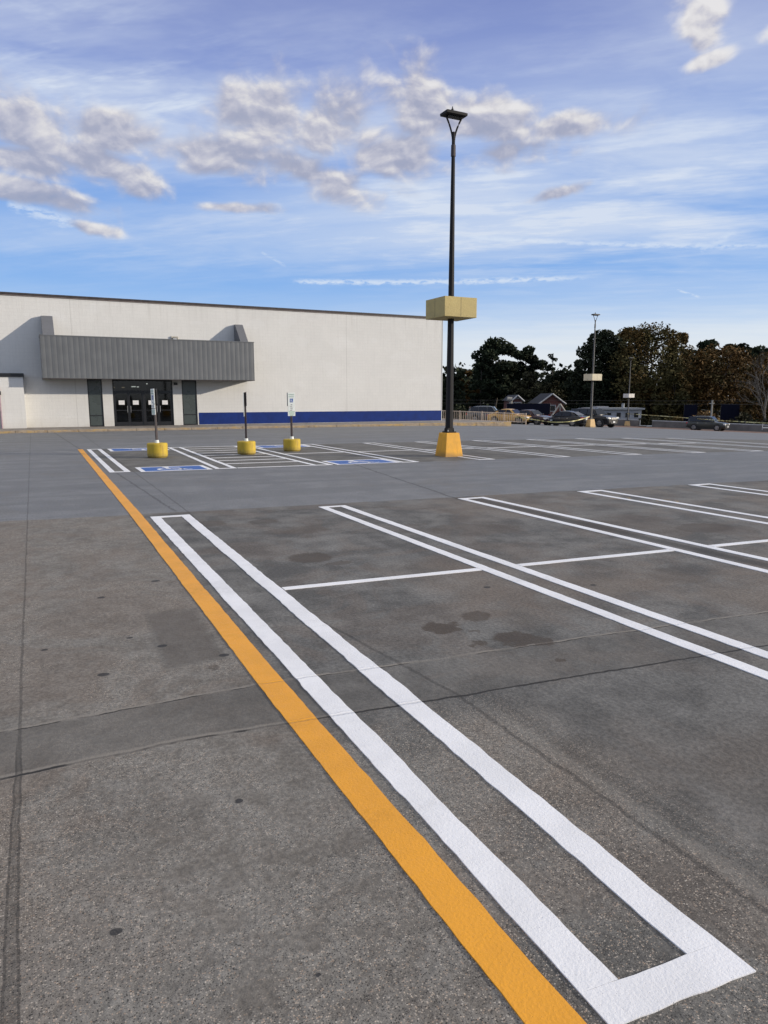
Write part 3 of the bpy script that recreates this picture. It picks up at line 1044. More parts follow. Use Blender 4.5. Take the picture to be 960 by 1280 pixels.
for i, (a, b_) in enumerate(spans):
    a += .006
    b_ -= .006
    dr = MB()
    e0, e1 = WY + .075, WY + .13
    dr.box(a, a + .07, e0, e1, Z0 + .025, 2.19)
    dr.box(b_ - .07, b_, e0, e1, Z0 + .025, 2.19)
    dr.box(a + .07, b_ - .07, e0, e1, 2.1, 2.19)
    dr.box(a + .07, b_ - .07, e0, e1, Z0 + .025, Z0 + .24)
    dr.box(a + .07, b_ - .07, e0, e1, 1.05, 1.1)
    d_ = dr.build('door', M['black_metal'], store)
    pn = MB()
    pn.box(a + .07, b_ - .07, e0 + .02, e0 + .03, Z0 + .24, 1.05)
    pn.box(a + .07, b_ - .07, e0 + .02, e0 + .03, 1.1, 2.1)
    pn.build('pane', M['glass'], d_)
    hx = b_ - .09 if i % 2 == 0 else a + .09
    MB().tube([(hx, e0 - .05, .95), (hx, e0 - .06, 1.0), (hx, e0 - .06, 1.3), (hx, e0 - .05, 1.35)], .014, 6).build('handle', M['galv'], d_)
    MB().box(a + .1, b_ - .1, e0 - .05, e0 - .02, 1.06, 1.1).build('push_bar', M['black_metal'], d_)
    c = (a + b_) / 2
    nt_ = MB().box(c - .17, c + .17, e0 + .012, e0 + .016, 1.42, 1.68).build('notice', M['paper'], d_)
# dim hall behind the doors
hall = MB()
hx0, hx1, hy0, hy1 = 2.0, 11.0, WY + .32, WY + 16
hall.add([(hx0, hy0, .1), (hx1, hy0, .1), (hx1, hy1, .1), (hx0, hy1, .1), (hx0, hy0, 3.3), (hx1, hy0, 3.3), (hx1, hy1, 3.3), (hx0, hy1, 3.3)],
         [(0, 1, 2, 3), (4, 7, 6, 5), (1, 5, 6, 2), (0, 3, 7, 4), (2, 6, 7, 3)])
hl = hall.build('hall', M['interior'], store, fix=False)
for (x, y, s) in ((6.55, WY + 3.0, .2), (8.4, WY + 6.0, .25), (5.3, WY + 5.5, .2)):
    MB().box(x - s, x + s, y - s, y + s, .105, 3.28).build('column', M['column_in'], hl)
for (x0, x1, y, z, k) in ((6.5, 6.75, WY + 8, 2.6, 0), (7.0, 7.15, WY + 9, 2.6, 0), (7.25, 7.6, WY + 9.5, 2.72, 0), (5.3, 6.1, WY + 9, 2.55, 1), (5.0, 5.25, WY + 1.5, 3.2, 0), (7.3, 7.5, WY + 1.5, 3.2, 0), (7.55, 7.8, WY + 9.6, 2.84, 0)):
    MB().box(x0, x1, y, y + .5, z, z + .06).build('ceiling_lamp', M['lamp_warm' if k else 'lamp_in'], hl)
for (x0, x1, y) in ((4.6, 5.6, WY + 4), (7.2, 8.3, WY + 4.5)):
    MB().box(x0, x1, y, y + .4, .105, 1.0).build('counter', M['column_in'], hl)
MB().box(8.02, 8.24, WY - .08, WY - .002, 2.62, 2.78).build('door_sensor', M['black_trim'], store)
# floodlight above the canopy
fl = thing('wall_floodlight', 'small beige flood light fixed to the white wall above the canopy', 'wall light', (8.2, WY, 5.34))
MB().box(-.22, .22, -.1, -.002, 0.0, .26).build('housing', simple('beige_plastic', (.5, .47, .4)), fl, bevel=.02)
MB().box(-.15, .15, -.16, -.102, 0.03, .17).build('shade', M['black_trim'], fl)
MB().box(-.12, .12, -.19, -.162, 0.04, .12).build('lens', simple('pale_lens', (.8, .8, .78), .2), fl)


# ------------------------------------------------------------------ lamp posts
def lamp_post(x, y, label, box_m, base_m, pole_m, zoff=0.0):
    t = thing('lamp_post', label, 'lamp post', (x, y, gz(x, y)), 0, 'tall lamp posts of the car park')
    q = math.sqrt(2)
    b_ = MB().frustum(.335 * q, .235 * q, -.05, .75).build('concrete_base', base_m, t, bevel=.015)
    MB().box(-.16, .16, -.16, .16, .75, .79).build('base_plate', pole_m, t)
    for sx in (-.12, .12):
        for sy in (-.12, .12):
            MB().frustum(.018, .018, .79, .84, 6, cx=sx, cy=sy).build('anchor_bolt', M['galv'], t)
    MB().frustum(.14 * q / 1.25, .135 * q / 1.25, .79, .9, 4).build('foot_sleeve', pole_m, t)
    MB().frustum(.128, .056, .9, 9.15, 8).build('pole', pole_m, t, bevel=.006)
    MB().frustum(.075, .07, 9.0, 9.32, 8).build('collar', M['brown_post'] if pole_m is M['pole'] else pole_m, t)
    MB().frustum(.052, .05, 9.32, 9.68, 8).build('pole_top', pole_m, t)
    for s in (-1, 1):
        pts_, n = [], 8
        for i in range(n + 1):
            u = i / n
            pts_.append((s * (.03 + .25 * u ** 1.6), 0, 9.45 + .66 * u))
        MB().tube(pts_, .027, 6).build('arm', pole_m, t)
    hd = MB()
    v, fcs = [], []
    for z, ax, ay in ((10.1, .29, .14), (10.12, .355, .2), (10.19, .365, .205), (10.22, .3, .15)):
        v += [(-ax, -ay, z), (ax, -ay, z), (ax, ay, z), (-ax, ay, z)]
    fcs = [(3, 2, 1, 0), (12, 13, 14, 15)]
    for k in range(3):
        for i in range(4):
            fcs.append((k * 4 + i, k * 4 + (i + 1) % 4, k * 4 + 4 + (i + 1) % 4, k * 4 + 4 + i))
    hd.add(v, fcs)
    h_ = hd.build('lamp_head', pole_m, t, bevel=.008)
    MB().box(-.24, .24, -.1, .1, 10.075, 10.098).build('lens', M['plastic'], h_)
    MB().frustum(.04, .04, 10.22, 10.31, 10, cx=-.05).add([], []).frustum(.02, .012, 10.31, 10.38, 8, cx=-.05).build('photocell', M['plastic'], h_)
    s_ = MB().box(-.575, .575, -.575, .575, 4.27, 4.86).build('sleeve_box', box_m, t, bevel=.012)
    for (sx, sy) in ((1, 0), (-1, 0), (0, 1), (0, -1)):
        mbx = MB()
        if sx:
            mbx.box(sx * .575 - .003, sx * .575 + .003, -.004, .004, 4.29, 4.84)
        else:
            mbx.box(-.004, .004, sy * .575 - .003, sy * .575 + .003, 4.29, 4.84)
        mbx.build('panel_seam', M['brown_post'], s_)
    return t


lamp_post(11.86, 19.33, 'tallest nearest lamp post with black pole, tan box sleeve and bright yellow foot', M['sleeve'], M['pole_base'], M['pole'])
p2 = at(738, 534, 66.0)
lamp_post(p2.x, p2.y, 'second lamp post, between the dark parked cars, with a cream box sleeve', M['sleeve_pale'], M['pole_base_pale'], M['pole_far'])
p3 = at(784, 532, 108.0)
lamp_post(p3.x, p3.y, 'farthest lamp post, against the trees, with a small cream box sleeve by the parapet', simple('pale_panel', (.66, .62, .55)), M['pole_base_pale'], M['pole_far'])


# ------------------------------------------------------------------ drum signs
def text_mesh(body, size, mat, name, parent, loc, rot):
    cu = bpy.data.curves.new(name, 'FONT')
    cu.body = body
    cu.size = size
    cu.align_x = 'CENTER'
    cu.extrude = 0.0008
    tmp = bpy.data.objects.new('tmp', cu)
    COL.objects.link(tmp)
    dg = bpy.context.evaluated_depsgraph_get()
    me = bpy.data.meshes.new_from_object(tmp.evaluated_get(dg))
    bpy.data.objects.remove(tmp)
    me.materials.clear()
    me.materials.append(mat)
    o = bpy.data.objects.new(name, me)
    COL.objects.link(o)
    o.parent = parent
    o.location = loc
    o.rotation_euler = rot
    return o


def drum_sign(x, y, normal_deg, label, lean=(0, 0), drum=.3, dh=.43, top=2.04):
    """normal_deg: direction the front plates face"""
    t = thing('drum_sign', label, 'parking sign', (x, y, 0), 0, 'signs in yellow concrete drums')
    MB().lathe([(drum - .03, 0.0), (drum, .05), (drum, dh - .03), (drum - .02, dh), (.0, dh + .005)], 40).build('drum', M['bollard'], t, smooth=False, bevel=0)
    rz = R(normal_deg + 90)
    rot = Matrix.Rotation(rz, 4, 'Z')

    def put(o):
        o.rotation_euler = (lean[0], lean[1], rz)
        return o
    put(MB().frustum(.07, .06, dh, dh + .09, 12).build('collar', M['sign_white'], t))
    post = put(MB().box(-.032, .032, -.032, .032, dh + .02, top - .02).build('post', M['brown_post'], t, bevel=.006))
    specs = [(.128, top - .46, top, 'main'), (.122, top - .60, top - .475, 'mid'), (.132, top - .80, top - .615, 'low')]
    for (hw, za, zb, k) in specs:
        pl = put(MB().box(-hw, hw, -.052, -.034, za, zb).build('sign_plate', M['sign_white'], t, bevel=.004))
        yf = -.0535
        if k == 'main':
            text_mesh('RESERVED', .045, M['sign_green'], 'lettering', pl, (0, yf, zb - .085), (R(90), 0, 0))
            text_mesh('PARKING', .045, M['sign_green'], 'lettering', pl, (0, yf, zb - .155), (R(90), 0, 0))
            MB().box(-.055, .055, yf - .001, yf + .001, zb - .335, zb - .205).build('symbol_field', M['sign_blue'], pl)
            sy = MB()
            for sh in SYM:
                sy.add([((u - .55) * .1, yf - .0025, zb - .27 + (v - .49) * .115) for u, v in sh], [tuple(range(len(sh)))])
            sy.build('symbol', M['sign_white'], pl)
            MB().box(-.03, .03, yf - .001, yf + .001, zb - .425, zb - .405).build('arrow', M['ink'], pl)
        elif k == 'mid':
            mbx = MB()
            mbx.box(-.05, .05, yf - .001, yf + .001, za + .07, za + .085)
            mbx.box(-.035, .035, yf - .001, yf + .001, za + .035, za + .05)
            mbx.build('lettering', M['ink'], pl)
        else:
            mbx = MB()
            for r_ in range(4):
                w_ = (.11, .09, .1, .06)[r_]
                mbx.box(-w_, w_, yf - .001, yf + .001, zb - .045 - r_ * .04, zb - .03 - r_ * .04)
            mbx.build('lettering', M['sign_green'], pl)
    put(MB().box(-.128, .128, .034, .05, top - .46, top).build('back_plate', M['sign_back'], t, bevel=.004))
    return t


drum_sign(3.41, 22.95, -166, 'left drum sign, in front of the store doors, its plates turned grey and side-on', (0, R(-1.5)), .31, .45, 2.12)
drum_sign(6.25, 22.95, 163, 'middle drum sign, its plates seen edge-on as a thin dark blade', (0, 0), .3, .43, 2.04)
drum_sign(8.05, 23.6, -93, 'right drum sign, its white plates with green lettering and wheelchair symbol facing the viewer', (0, 0), .3, .42, 2.02)

# ------------------------------------------------------------------ parapet at the far side of the deck
par = thing('parapet_wall', 'long low grey concrete parapet at the far side of the lot under the trees', 'wall', (0, 0, 0))


def par_piece(ra, rb, cap=True):
    m1, m2 = MB(), MB()
    n = max(1, int((rb - ra) / 4))
    for i in range(n):
        q = []
        for r in (ra + (rb - ra) * i / n, ra + (rb - ra) * (i + 1) / n):
            f = fb(r) - .6
            x, y = W(r, f)
            x2, y2 = W(r, f + .3)
            z = gz(x, y)
            q.append(((x, y), (x2, y2), z))
        (a, a2, za), (b_, b2, zb_) = q
        m1.add([(*a, za - .2), (*b_, zb_ - .2), (*b2, zb_ - .2), (*a2, za - .2), (*a, za + .92), (*b_, zb_ + .92), (*b2, zb_ + .92), (*a2, za + .92)],
               [(0, 1, 5, 4), (1, 2, 6, 5), (2, 3, 7, 6), (3, 0, 4, 7)])
        m2.add([(*a, za + .92), (*b_, zb_ + .92), (*b2, zb_ + .92), (*a2, za + .92), (*a, za + 1.04), (*b_, zb_ + 1.04), (*b2, zb_ + 1.04), (*a2, za + 1.04)],
               [(0, 1, 5, 4), (1, 2, 6, 5), (2, 3, 7, 6), (3, 0, 4, 7), (4, 5, 6, 7), (3, 2, 1, 0)])
    m1.build('wall_panel', M['grey_concrete'], par)
    m2.build('cap', M['cap_light'], par)


par_piece(18.0, 38.6)
par_piece(40.4, 74.0)
# white pipe barrier in the parapet gap
pb = thing('pipe_barrier', 'small white pipe bracket at the gap in the parapet wall', 'barrier', (0, 0, 0))
a = Vector((*W(38.7, fb(38.7) - .75), 0)); a.z = gz(a.x, a.y)
b_ = Vector((*W(40.3, fb(40.3) - .75), 0)); b_.z = gz(b_.x, b_.y)
MB().tube([a + Vector((0, 0, 1.0)), a + Vector((0, 0, .12))], .07, 6).build('upright', M['cap_light'], pb)
MB().tube([a + Vector((0, 0, .15)), b_ + Vector((0, 0, .15))], .07, 6).build('rail', M['cap_light'], pb)
pb2 = thing('pipe_barrier', 'low white pipe bracket near the parapet at the right picture edge', 'barrier', (0, 0, 0))
a = at(953, 534, 99.5); b_ = at(964, 534, 99.5)
MB().tube([a + Vector((0, 0, -.1)), b_ + Vector((0, 0, -.1))], .11, 6).build('rail', M['cap_light'], pb2)
MB().tube([a + Vector((0, 0, .5)), a + Vector((0, 0, -.4))], .06, 6).build('upright', M['cap_light'], pb2)
# short curb stop
x, y, f = on_ray(815, 533.5)
o = MB().box(-.9, .9, -.12, .12, -.02, .22).build('curb_stop', M['cap_light'], bevel=.04)
o.location = (x, y, gz(x, y)); o.rotation_euler = (0, 0, -PSI)
tag(o, 'short pale concrete stop lying on the brown strip before the parapet', 'curb stop')

# ------------------------------------------------------------------ tan guard rail beside the store
x0r, x1r = 5.0, 13.2
rail = thing('guard_rail', 'tan metal guard railing between the store corner and the gold car', 'railing', (0, 0, 0))
FR = 66.0


def rp(r, h):
    x, y = W(r, FR)
    return Vector((x, y, gz(x, y) + h))


npan = 4
posts = [x0r + (x1r - x0r) * i / npan for i in range(npan + 1)]
for r in posts:
    MB().tube([rp(r, -.05), rp(r, 1.06)], .06, 6).build('post', M['tan'], rail)
for i in range(npan):
    a, b_ = posts[i], posts[i + 1]
    p = MB()
    p.tube([rp(a + .05, 0.98), rp(b_ - .05, 0.98)], .045, 6)
    p.tube([rp(a + .05, .22), rp(b_ - .05, .22)], .04, 6)
    nb = 12
    for k in range(1, nb):
        r = a + (b_ - a) * k / nb
        p.tube([rp(r, .22), rp(r, 0.98)], .026, 4)
    p.build('panel', M['tan'], rail)


# ------------------------------------------------------------------ cars
def loft(rings, name, mat, parent, sub=2, closed=True):
    n = len(rings[0])
    v = [q for r in rings for q in r]
    f = []
    for i in range(len(rings) - 1):
        for k in range(n):
            f.append((i * n + k, i * n + (k + 1) % n, (i + 1) * n + (k + 1) % n, (i + 1) * n + k))
    f += [tuple(range(n)), tuple(reversed(range((len(rings) - 1) * n, len(rings) * n)))]
    o = MB().add(v, f).build(name, mat, parent, smooth=True)
    if sub:
        s = o.modifiers.new('sub', 'SUBSURF')
        s.levels = s.render_levels = sub
    return o


def car(label, cat, paint, pos, heading, L=4.7, Wd=1.84, kind='sedan', group='cars parked behind the railing and tape', lower=None):
    """front towards local +x"""
    x, y = pos
    t = thing('parked_car', label, cat, (x, y, gz(x, y)), heading, group)
    hl, hw = L / 2, Wd / 2
    P = {'sedan': dict(belt=.92, roof=1.46, hood=.86, tail=.98, ws0=.95, ws1=.25, rw1=-1.0, rw0=-1.75, wb=.29, r=.33, clear=.2),
         'suv': dict(belt=1.04, roof=1.74, hood=1.0, tail=1.08, ws0=1.0, ws1=.35, rw1=-1.95, rw0=-2.2, wb=.29, r=.37, clear=.24),
         'bigsuv': dict(belt=1.2, roof=1.9, hood=1.16, tail=1.25, ws0=1.05, ws1=.45, rw1=-2.25, rw0=-2.45, wb=.3, r=.41, clear=.28)}[kind]
    b_, rf, hd, tl, cl = P['belt'], P['roof'], P['hood'], P['tail'], P['clear']
    st = [(-hl, cl + .22, tl - .2, hw * .82), (-hl + .06, cl + .06, tl - .04, hw * .92), (-hl + .45, cl, tl, hw * .98), (P['rw0'] + .1, cl, tl + .01, hw),
          (-.3, cl - .02, b_, hw), (P['ws0'] + .1, cl - .02, b_ - .01, hw), (hl - .75, cl, hd, hw * .98), (hl - .22, cl + .02, hd - .08, hw * .92), (hl - .04, cl + .06, hd - .16, hw * .82), (hl, cl + .16, hd - .3, hw * .76)]
    rings = []
    for (sx, zl, zh, w) in st:
        zm = zl + (zh - zl) * .55
        half = [(w * .8, zl), (w * .97, zl + .08), (w, zm), (w * .975, zh - .1), (w * .9, zh - .015), (w * .6, zh + .015)]
        rings.append([(sx, p[0], p[1]) for p in half] + [(sx, -p[0], p[1]) for p in reversed(half)])
    body = loft(rings, 'body', paint, t, 2)
    # cabin
    w0, w1 = hw * .9, hw * .7

    def cab(px, zt_, wt):
        return [(px, w0, b_ - .12), (px, w0 * .995, b_ + .0), (px, wt, zt_ - .05), (px, wt * .82, zt_), (px, -wt * .82, zt_), (px, -wt, zt_ - .05), (px, -w0 * .995, b_), (px, -w0, b_ - .12)]
    mid = (P['ws1'] + P['rw1']) / 2
    cabst = [(P['ws0'] + .05, b_ + .02, w0 * .96), (P['ws1'] + .1, rf - .06, w1 * 1.02), (P['ws1'] - .25, rf - .01, w1), (mid, rf, w1), (P['rw1'], rf - .05, w1), (P['rw0'], b_ + .04 if kind == 'sedan' else b_ + .12, w0 * .95)]
    loft([cab(*q) for q in cabst], 'roof', paint, t, 1)
    # glass, set just proud of the cabin
    e = .015
    g = MB()
    ws0, ws1, rw1, rw0 = P['ws0'], P['ws1'], P['rw1'], P['rw0']

    def lerp(a, b2, u):
        return a + (b2 - a) * u
    zb, zt2 = b_ + .03, rf - .1
    g.add([(ws0 - .02 + e, w0 * .84, b_ + .06), (ws0 - .02 + e, -w0 * .84, b_ + .06), (ws1 + .14 + e, -w1 * .84, rf - .07), (ws1 + .14 + e, w1 * .84, rf - .07)], [(0, 1, 2, 3)])
    g.build('windscreen', M['car_glass'], t)
    g = MB()
    g.add([(rw0 + .02 - e, w0 * .8, b_ + .12), (rw0 + .02 - e, -w0 * .8, b_ + .12), (rw1 - .08 - e, -w1 * .82, rf - .09), (rw1 - .08 - e, w1 * .82, rf - .09)], [(3, 2, 1, 0)])
    g.build('rear_window', M['car_glass'], t)
    for s in (-1, 1):
        yb, yt = s * (w0 * .995 + e), s * (w1 + e + .035)
        cuts = [ws0 - .22, -.12, rw0 * .5 - .1, rw1 - .12] if kind == 'sedan' else [ws0 - .22, -.1, -1.05, rw1 + .05]
        for k in range(len(cuts) - 1):
            xa, xb = cuts[k] - .03, cuts[k + 1] + .03
            ta = min(xa, ws1 + .0) if k == 0 else xa
            tb = max(xb, rw1 + .08) if k == len(cuts) - 2 else xb
            g = MB()
            g.add([(xa, yb, zb), (xb, yb, zb), (tb, yt, zt2), (ta, yt, zt2)], [(0, 1, 2, 3)])
            g.build('side_window', M['car_glass'], t)
        MB().box(ws0 - .38, ws0 - .18, s * (hw + .09) - .09, s * (hw + .09) + .05, b_ - .02, b_ + .13).build('mirror', paint, t, bevel=.03)
        # sill
        MB().box(-hl + .9, hl - .9, s * hw * .985 - .02, s * hw * .985 + .02, cl - .04, cl + .1).build('sill', lower or M['plastic'], t)
        hm = MB().box(hl - .34, hl - .02, s * hw * .66 - .2, s * hw * .66 + .2, hd - .3, hd - .14)
        hm.build('headlight', M['head'], t, bevel=.03)
        MB().box(-hl - .015, -hl + .2, s * hw * .68 - .2, s * hw * .68 + .22, tl - .3, tl - .1).build('tail_light', M['tail'], t, bevel=.03)
        for k in range(3):
            xx = cuts[k + 1] + .12
            if k < 2:
                MB().box(xx, xx + .16, s * (hw + .012) - .012, s * (hw + .012) + .012, b_ - .16, b_ - .125).build('door_handle', M['chrome'], t)
    MB().box(hl - .06, hl + .03, -hw * .42, hw * .42, hd - .38, hd - .16).build('grille', M['chrome'] if kind != 'suv' else M['plastic'], t, bevel=.02)
    MB().box(hl - .04, hl + .045, -hw * .5, hw * .5, cl + .1, cl + .24).build('front_bumper', M['plastic'], t, bevel=.02)
    MB().box(-hl - .05, -hl + .05, -hw * .72, hw * .72, cl + .12, cl + .34).build('rear_bumper', M['plastic'], t, bevel=.02)
    MB().box(hl + .02, hl + .055, -.16, .16, cl + .2, cl + .34).build('number_plate', M['plate'], t)
    MB().box(-hl - .03, -hl + .01, -.16, .16, tl - .36, tl - .22).build('number_plate', M['plate'], t)
    r = P['r']
    for wx in (-L * P['wb'], L * P['wb'] + .05):
        for s in (-1, 1):
            yo = s * (hw + .012)
            MB().lathe([(r + .075, yo - s * .2), (r + .075, yo - s * .008), (0.01, yo - s * .004)], 28, 'y', (wx, 0, r + .02)).build('wheel_arch', M['plastic'], t)
            wl = MB().lathe([(r * .62, yo - s * .2), (r * .93, yo - s * .2), (r, yo - s * .15), (r, yo - s * .03), (r * .93, yo + s * .015), (r * .64, yo + s * .02), (r * .62, yo)], 28, 'y', (wx, 0, r)).build('wheel', M['tyre'], t, smooth=True)
            rim = MB()
            rim.lathe([(r * .63, yo - s * .02), (r * .63, yo + s * .017), (r * .55, yo + s * .022), (r * .53, yo - s * .0)], 24, 'y', (wx, 0, r))
            for k in range(6):
                a = 2 * math.pi * k / 6
                ca, sa = math.cos(a), math.sin(a)
                rr0, rr1, hwid = r * .08, r * .56, r * .07
                pts_ = []
                for (ra, wd) in ((rr0, hwid * 1.3), (rr1, hwid)):
                    for q in (-1, 1):
                        pts_.append((wx + ra * ca - q * wd * sa, yo + s * .02, r + ra * sa + q * wd * ca))
                rim.add(pts_, [(0, 1, 3, 2)])
            rim.build('rim', M['rim'], wl)
    return t


def head_deg(rel):
    """heading given relative to the view: 0 = to the right across the view, negative = turned towards the viewer"""
    return R(rel) - PSI


def car_spot(u, v):
    x, y, f = on_ray(u, v)
    return (x, y)


PT = {k: car_paint('paint_' + k, c, 1.0, .3, m_) for k, c, m_ in (('gold', (.62, .36, .1), .2), ('grey', (.09, .1, .11), .4), ('maroon', (.035, .008, .01), .3),
                                                               ('black', (.012, .013, .018), .3), ('deep_black', (.008, .008, .01), .2), ('grey_green', (.04, .045, .042), .4))}
car('grey parked car mostly hidden behind the gold one and the railing', 'car', PT['grey'], W((610 - 480) / 880 * 76, 76), head_deg(-15), 4.7, 1.88, 'suv')
car('gold parked car with its lamp catching the sun, behind the tan railing', 'car', PT['gold'], W((637 - 480) / 880 * 69.5, 69.5), head_deg(-40), 4.5, 1.8, 'sedan')
car('dark maroon parked car showing its chrome nose, right of the gold one', 'car', PT['maroon'], W((662 - 480) / 880 * 69.5, 69.5), head_deg(-50), 4.75, 1.84, 'sedan')
car('black parked car showing its red tail lamps, tape passing across its side', 'car', PT['black'], W((704 - 480) / 880 * 68, 68), head_deg(137), 4.5, 1.82, 'sedan')
car('big black parked car with a bright chrome nose, behind the second lamp post', 'car', PT['deep_black'], W((739 - 480) / 880 * 72.0, 72.0), head_deg(-54), 5.0, 1.98, 'bigsuv')
car('grey-green parked car standing alone before the parapet on the far right', 'car', PT['grey_green'], W((882 - 480) / 880 * 85.0, 85.0), head_deg(-43), 4.5, 1.85, 'suv')


# ------------------------------------------------------------------ caution tape
def tape_material():
    m, nt, b = new_mat('caution_tape')
    P = nt.obj()
    x, y, z = nt.sep(P)
    w = nt.noise(nt.xyz(x * 2.2, y * 2.2), 1.0, 3, 0.6)
    c = nt.mix(nt.sm(.54, .58, w), (.6, .54, .24), (.1, .09, .04))
    nt.put(b.inputs['Base Color'], c)
    b.inputs['Roughness'].default_value = .5
    return m


M['tape'] = tape_material()


def tape(pts_, label, wd=.09):
    m_ = MB()
    v = []
    n = 40
    P = [Vector(p) for p in pts_]

    def cr(i, u):
        p0, p1, p2_, p3_ = P[max(i - 1, 0)], P[i], P[i + 1], P[min(i + 2, len(P) - 1)]
        return 0.5 * ((2 * p1) + (p2_ - p0) * u + (2 * p0 - 5 * p1 + 4 * p2_ - p3_) * u * u + (3 * p1 - p0 - 3 * p2_ + p3_) * u ** 3)
    k = 0
    for i in range(len(P) - 1):
        for j in range(n):
            p = cr(i, j / n)
            a = math.sin(k * .21) * .6
            v += [p + Vector((math.sin(a) * .02, -math.sin(a) * .03, -wd / 2)), p + Vector((-math.sin(a) * .02, math.sin(a) * .03, wd / 2))]
            k += 1
    m_.add(v, [(2 * i, 2 * i + 2, 2 * i + 3, 2 * i + 1) for i in range(len(v) // 2 - 1)])
    tag(m_.build('caution_tape', M['tape'], fix=False), label, 'caution tape', 'yellow caution tape strung across the lot')


tape([at(644, 521, 65.9), at(668, 524.5, 64.5), at(690, 527.5, 64), at(712, 527, 64), at(727, 524, 65), at(737.5, 520.5, 65.8)], 'yellow caution tape sagging from the railing past the black car to the second lamp post', .08)
tape([at(784, 517.2, 107.8), at(820, 519.5, 98), at(860, 522.5, 88), at(900, 525.5, 79), at(962, 529, 70), at(1010, 531, 64)], 'long yellow caution tape from the farthest lamp post past the grey-green car', .085)


# ------------------------------------------------------------------ vegetation
def leaves_mesh(clumps, mat, name, parent, rng, size):
    """clumps: (centre, radii, count); leaf sprays as small quads"""
    vs, fs, tint = [], [], []
    for (c, rad, cnt) in clumps:
        base = rng.uniform(0, 1)
        for _ in range(cnt):
            while True:
                d = Vector((rng.uniform(-1, 1), rng.uniform(-1, 1), rng.uniform(-1, 1)))
                if 0.01 < d.length < 1:
                    break
            d = d.normalized() * (d.length ** .45)
            p = c + Vector((d.x * rad[0], d.y * rad[1], d.z * rad[2]))
            s = size * rng.uniform(.5, 1.3)
            a = Vector((rng.gauss(0, 1), rng.gauss(0, 1), rng.gauss(0, .6))).normalized()
            b2 = a.orthogonal().normalized()
            b2 = (Matrix.Rotation(rng.uniform(0, 6.28), 3, a) @ b2)
            e = a * s
            g2 = b2 * s * rng.uniform(.45, .9)
            i = len(vs)
            vs += [p - e, p + g2 * .8, p + e, p - g2 * .8]
            fs.append((i, i + 1, i + 2, i + 3))
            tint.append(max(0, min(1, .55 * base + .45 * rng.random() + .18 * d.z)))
    me = bpy.data.meshes.new(name)
    me.from_pydata([tuple(v) for v in vs], [], fs)
    me.materials.append(mat)
    at_ = me.attributes.new('tint', 'FLOAT', 'FACE')
    at_.data.foreach_set('value', tint)
    o = bpy.data.objects.new(name, me)
    COL.objects.link(o)
    o.parent = parent
    return o


def limb(mbx, a, b2, r0, r1, rng, n=5, wob=.06):
    pts_ = []
    ln = (b2 - a).length
    for i in range(n + 1):
        u = i / n
        p = a.lerp(b2, u)
        if 0 < i < n:
            p = p + Vector((rng.gauss(0, 1), rng.gauss(0, 1), rng.gauss(0, .4))) * ln * wob
        pts_.append(p)
    mbx.tube(pts_, [r0 + (r1 - r0) * i / n for i in range(n + 1)], 6)
    return pts_


def broad_tree(base, h, wd, leaf, label, cat='tree', name='tree', seed=0, bark='bark', nclump=46, per=75, size=.42, low=.22, group='trees beyond the lot', depth=.8, holes=.0, squash=1.0):
    rng = random.Random(seed)
    wd *= 1.2
    t = thing(name, label, cat, base, 0, group)
    wood = MB()
    fork = Vector((0, 0, h * (low + .04)))
    limb(wood, Vector((0, 0, -.5)), fork, h * .022, h * .016, rng, 4, .02)
    cl = []
    ch = h * (1 - low)
    for i in range(nclump):
        a = rng.uniform(0, 2 * math.pi)
        u = rng.random() ** .8                       # height share inside the crown
        prof = max(.12, 1 - abs((u - .42) / .6) ** 2.6) ** .55
        rad = prof * rng.uniform(.5, 1.0) ** .5
        rr = wd * rng.uniform(.08, .16)
        c = Vector((math.cos(a) * (wd / 2 * rad - rr * .6), math.sin(a) * (wd / 2 * rad - rr * .6) * depth, h * low + ch * (.04 + .92 * u) - rr * .3))
        cl.append((c, (rr, rr * .85, rr * rng.uniform(.6, .9)), int(per * rng.uniform(1.0, 1.8))))
    for c, rr, _ in sorted(cl, key=lambda q: -q[0].z)[::3]:
        mid = fork.lerp(c, .5) + Vector((0, 0, h * .03))
        limb(wood, fork + Vector((0, 0, rng.uniform(-.06, .12) * h)), mid, h * .009, h * .005, rng, 3, .05)
        limb(wood, mid, c, h * .005, h * .0015, rng, 3, .05)
    wood.build('trunk', M[bark], t, smooth=True)
    zc = h * (low + (1 - low) * .42)
    for i in range(14):
        a = rng.uniform(0, 6.28)
        rad = rng.uniform(0, .34) * wd
        c = Vector((math.cos(a) * rad, math.sin(a) * rad * depth, zc + rng.uniform(-.3, .24) * h * (1 - low)))
        cl.append((c, (wd * .24, wd * .2 * depth, h * (1 - low) * .17), int(per * 3.0)))
    leaves_mesh(cl, M[leaf], 'crown', t, rng, size * .85)
    return t


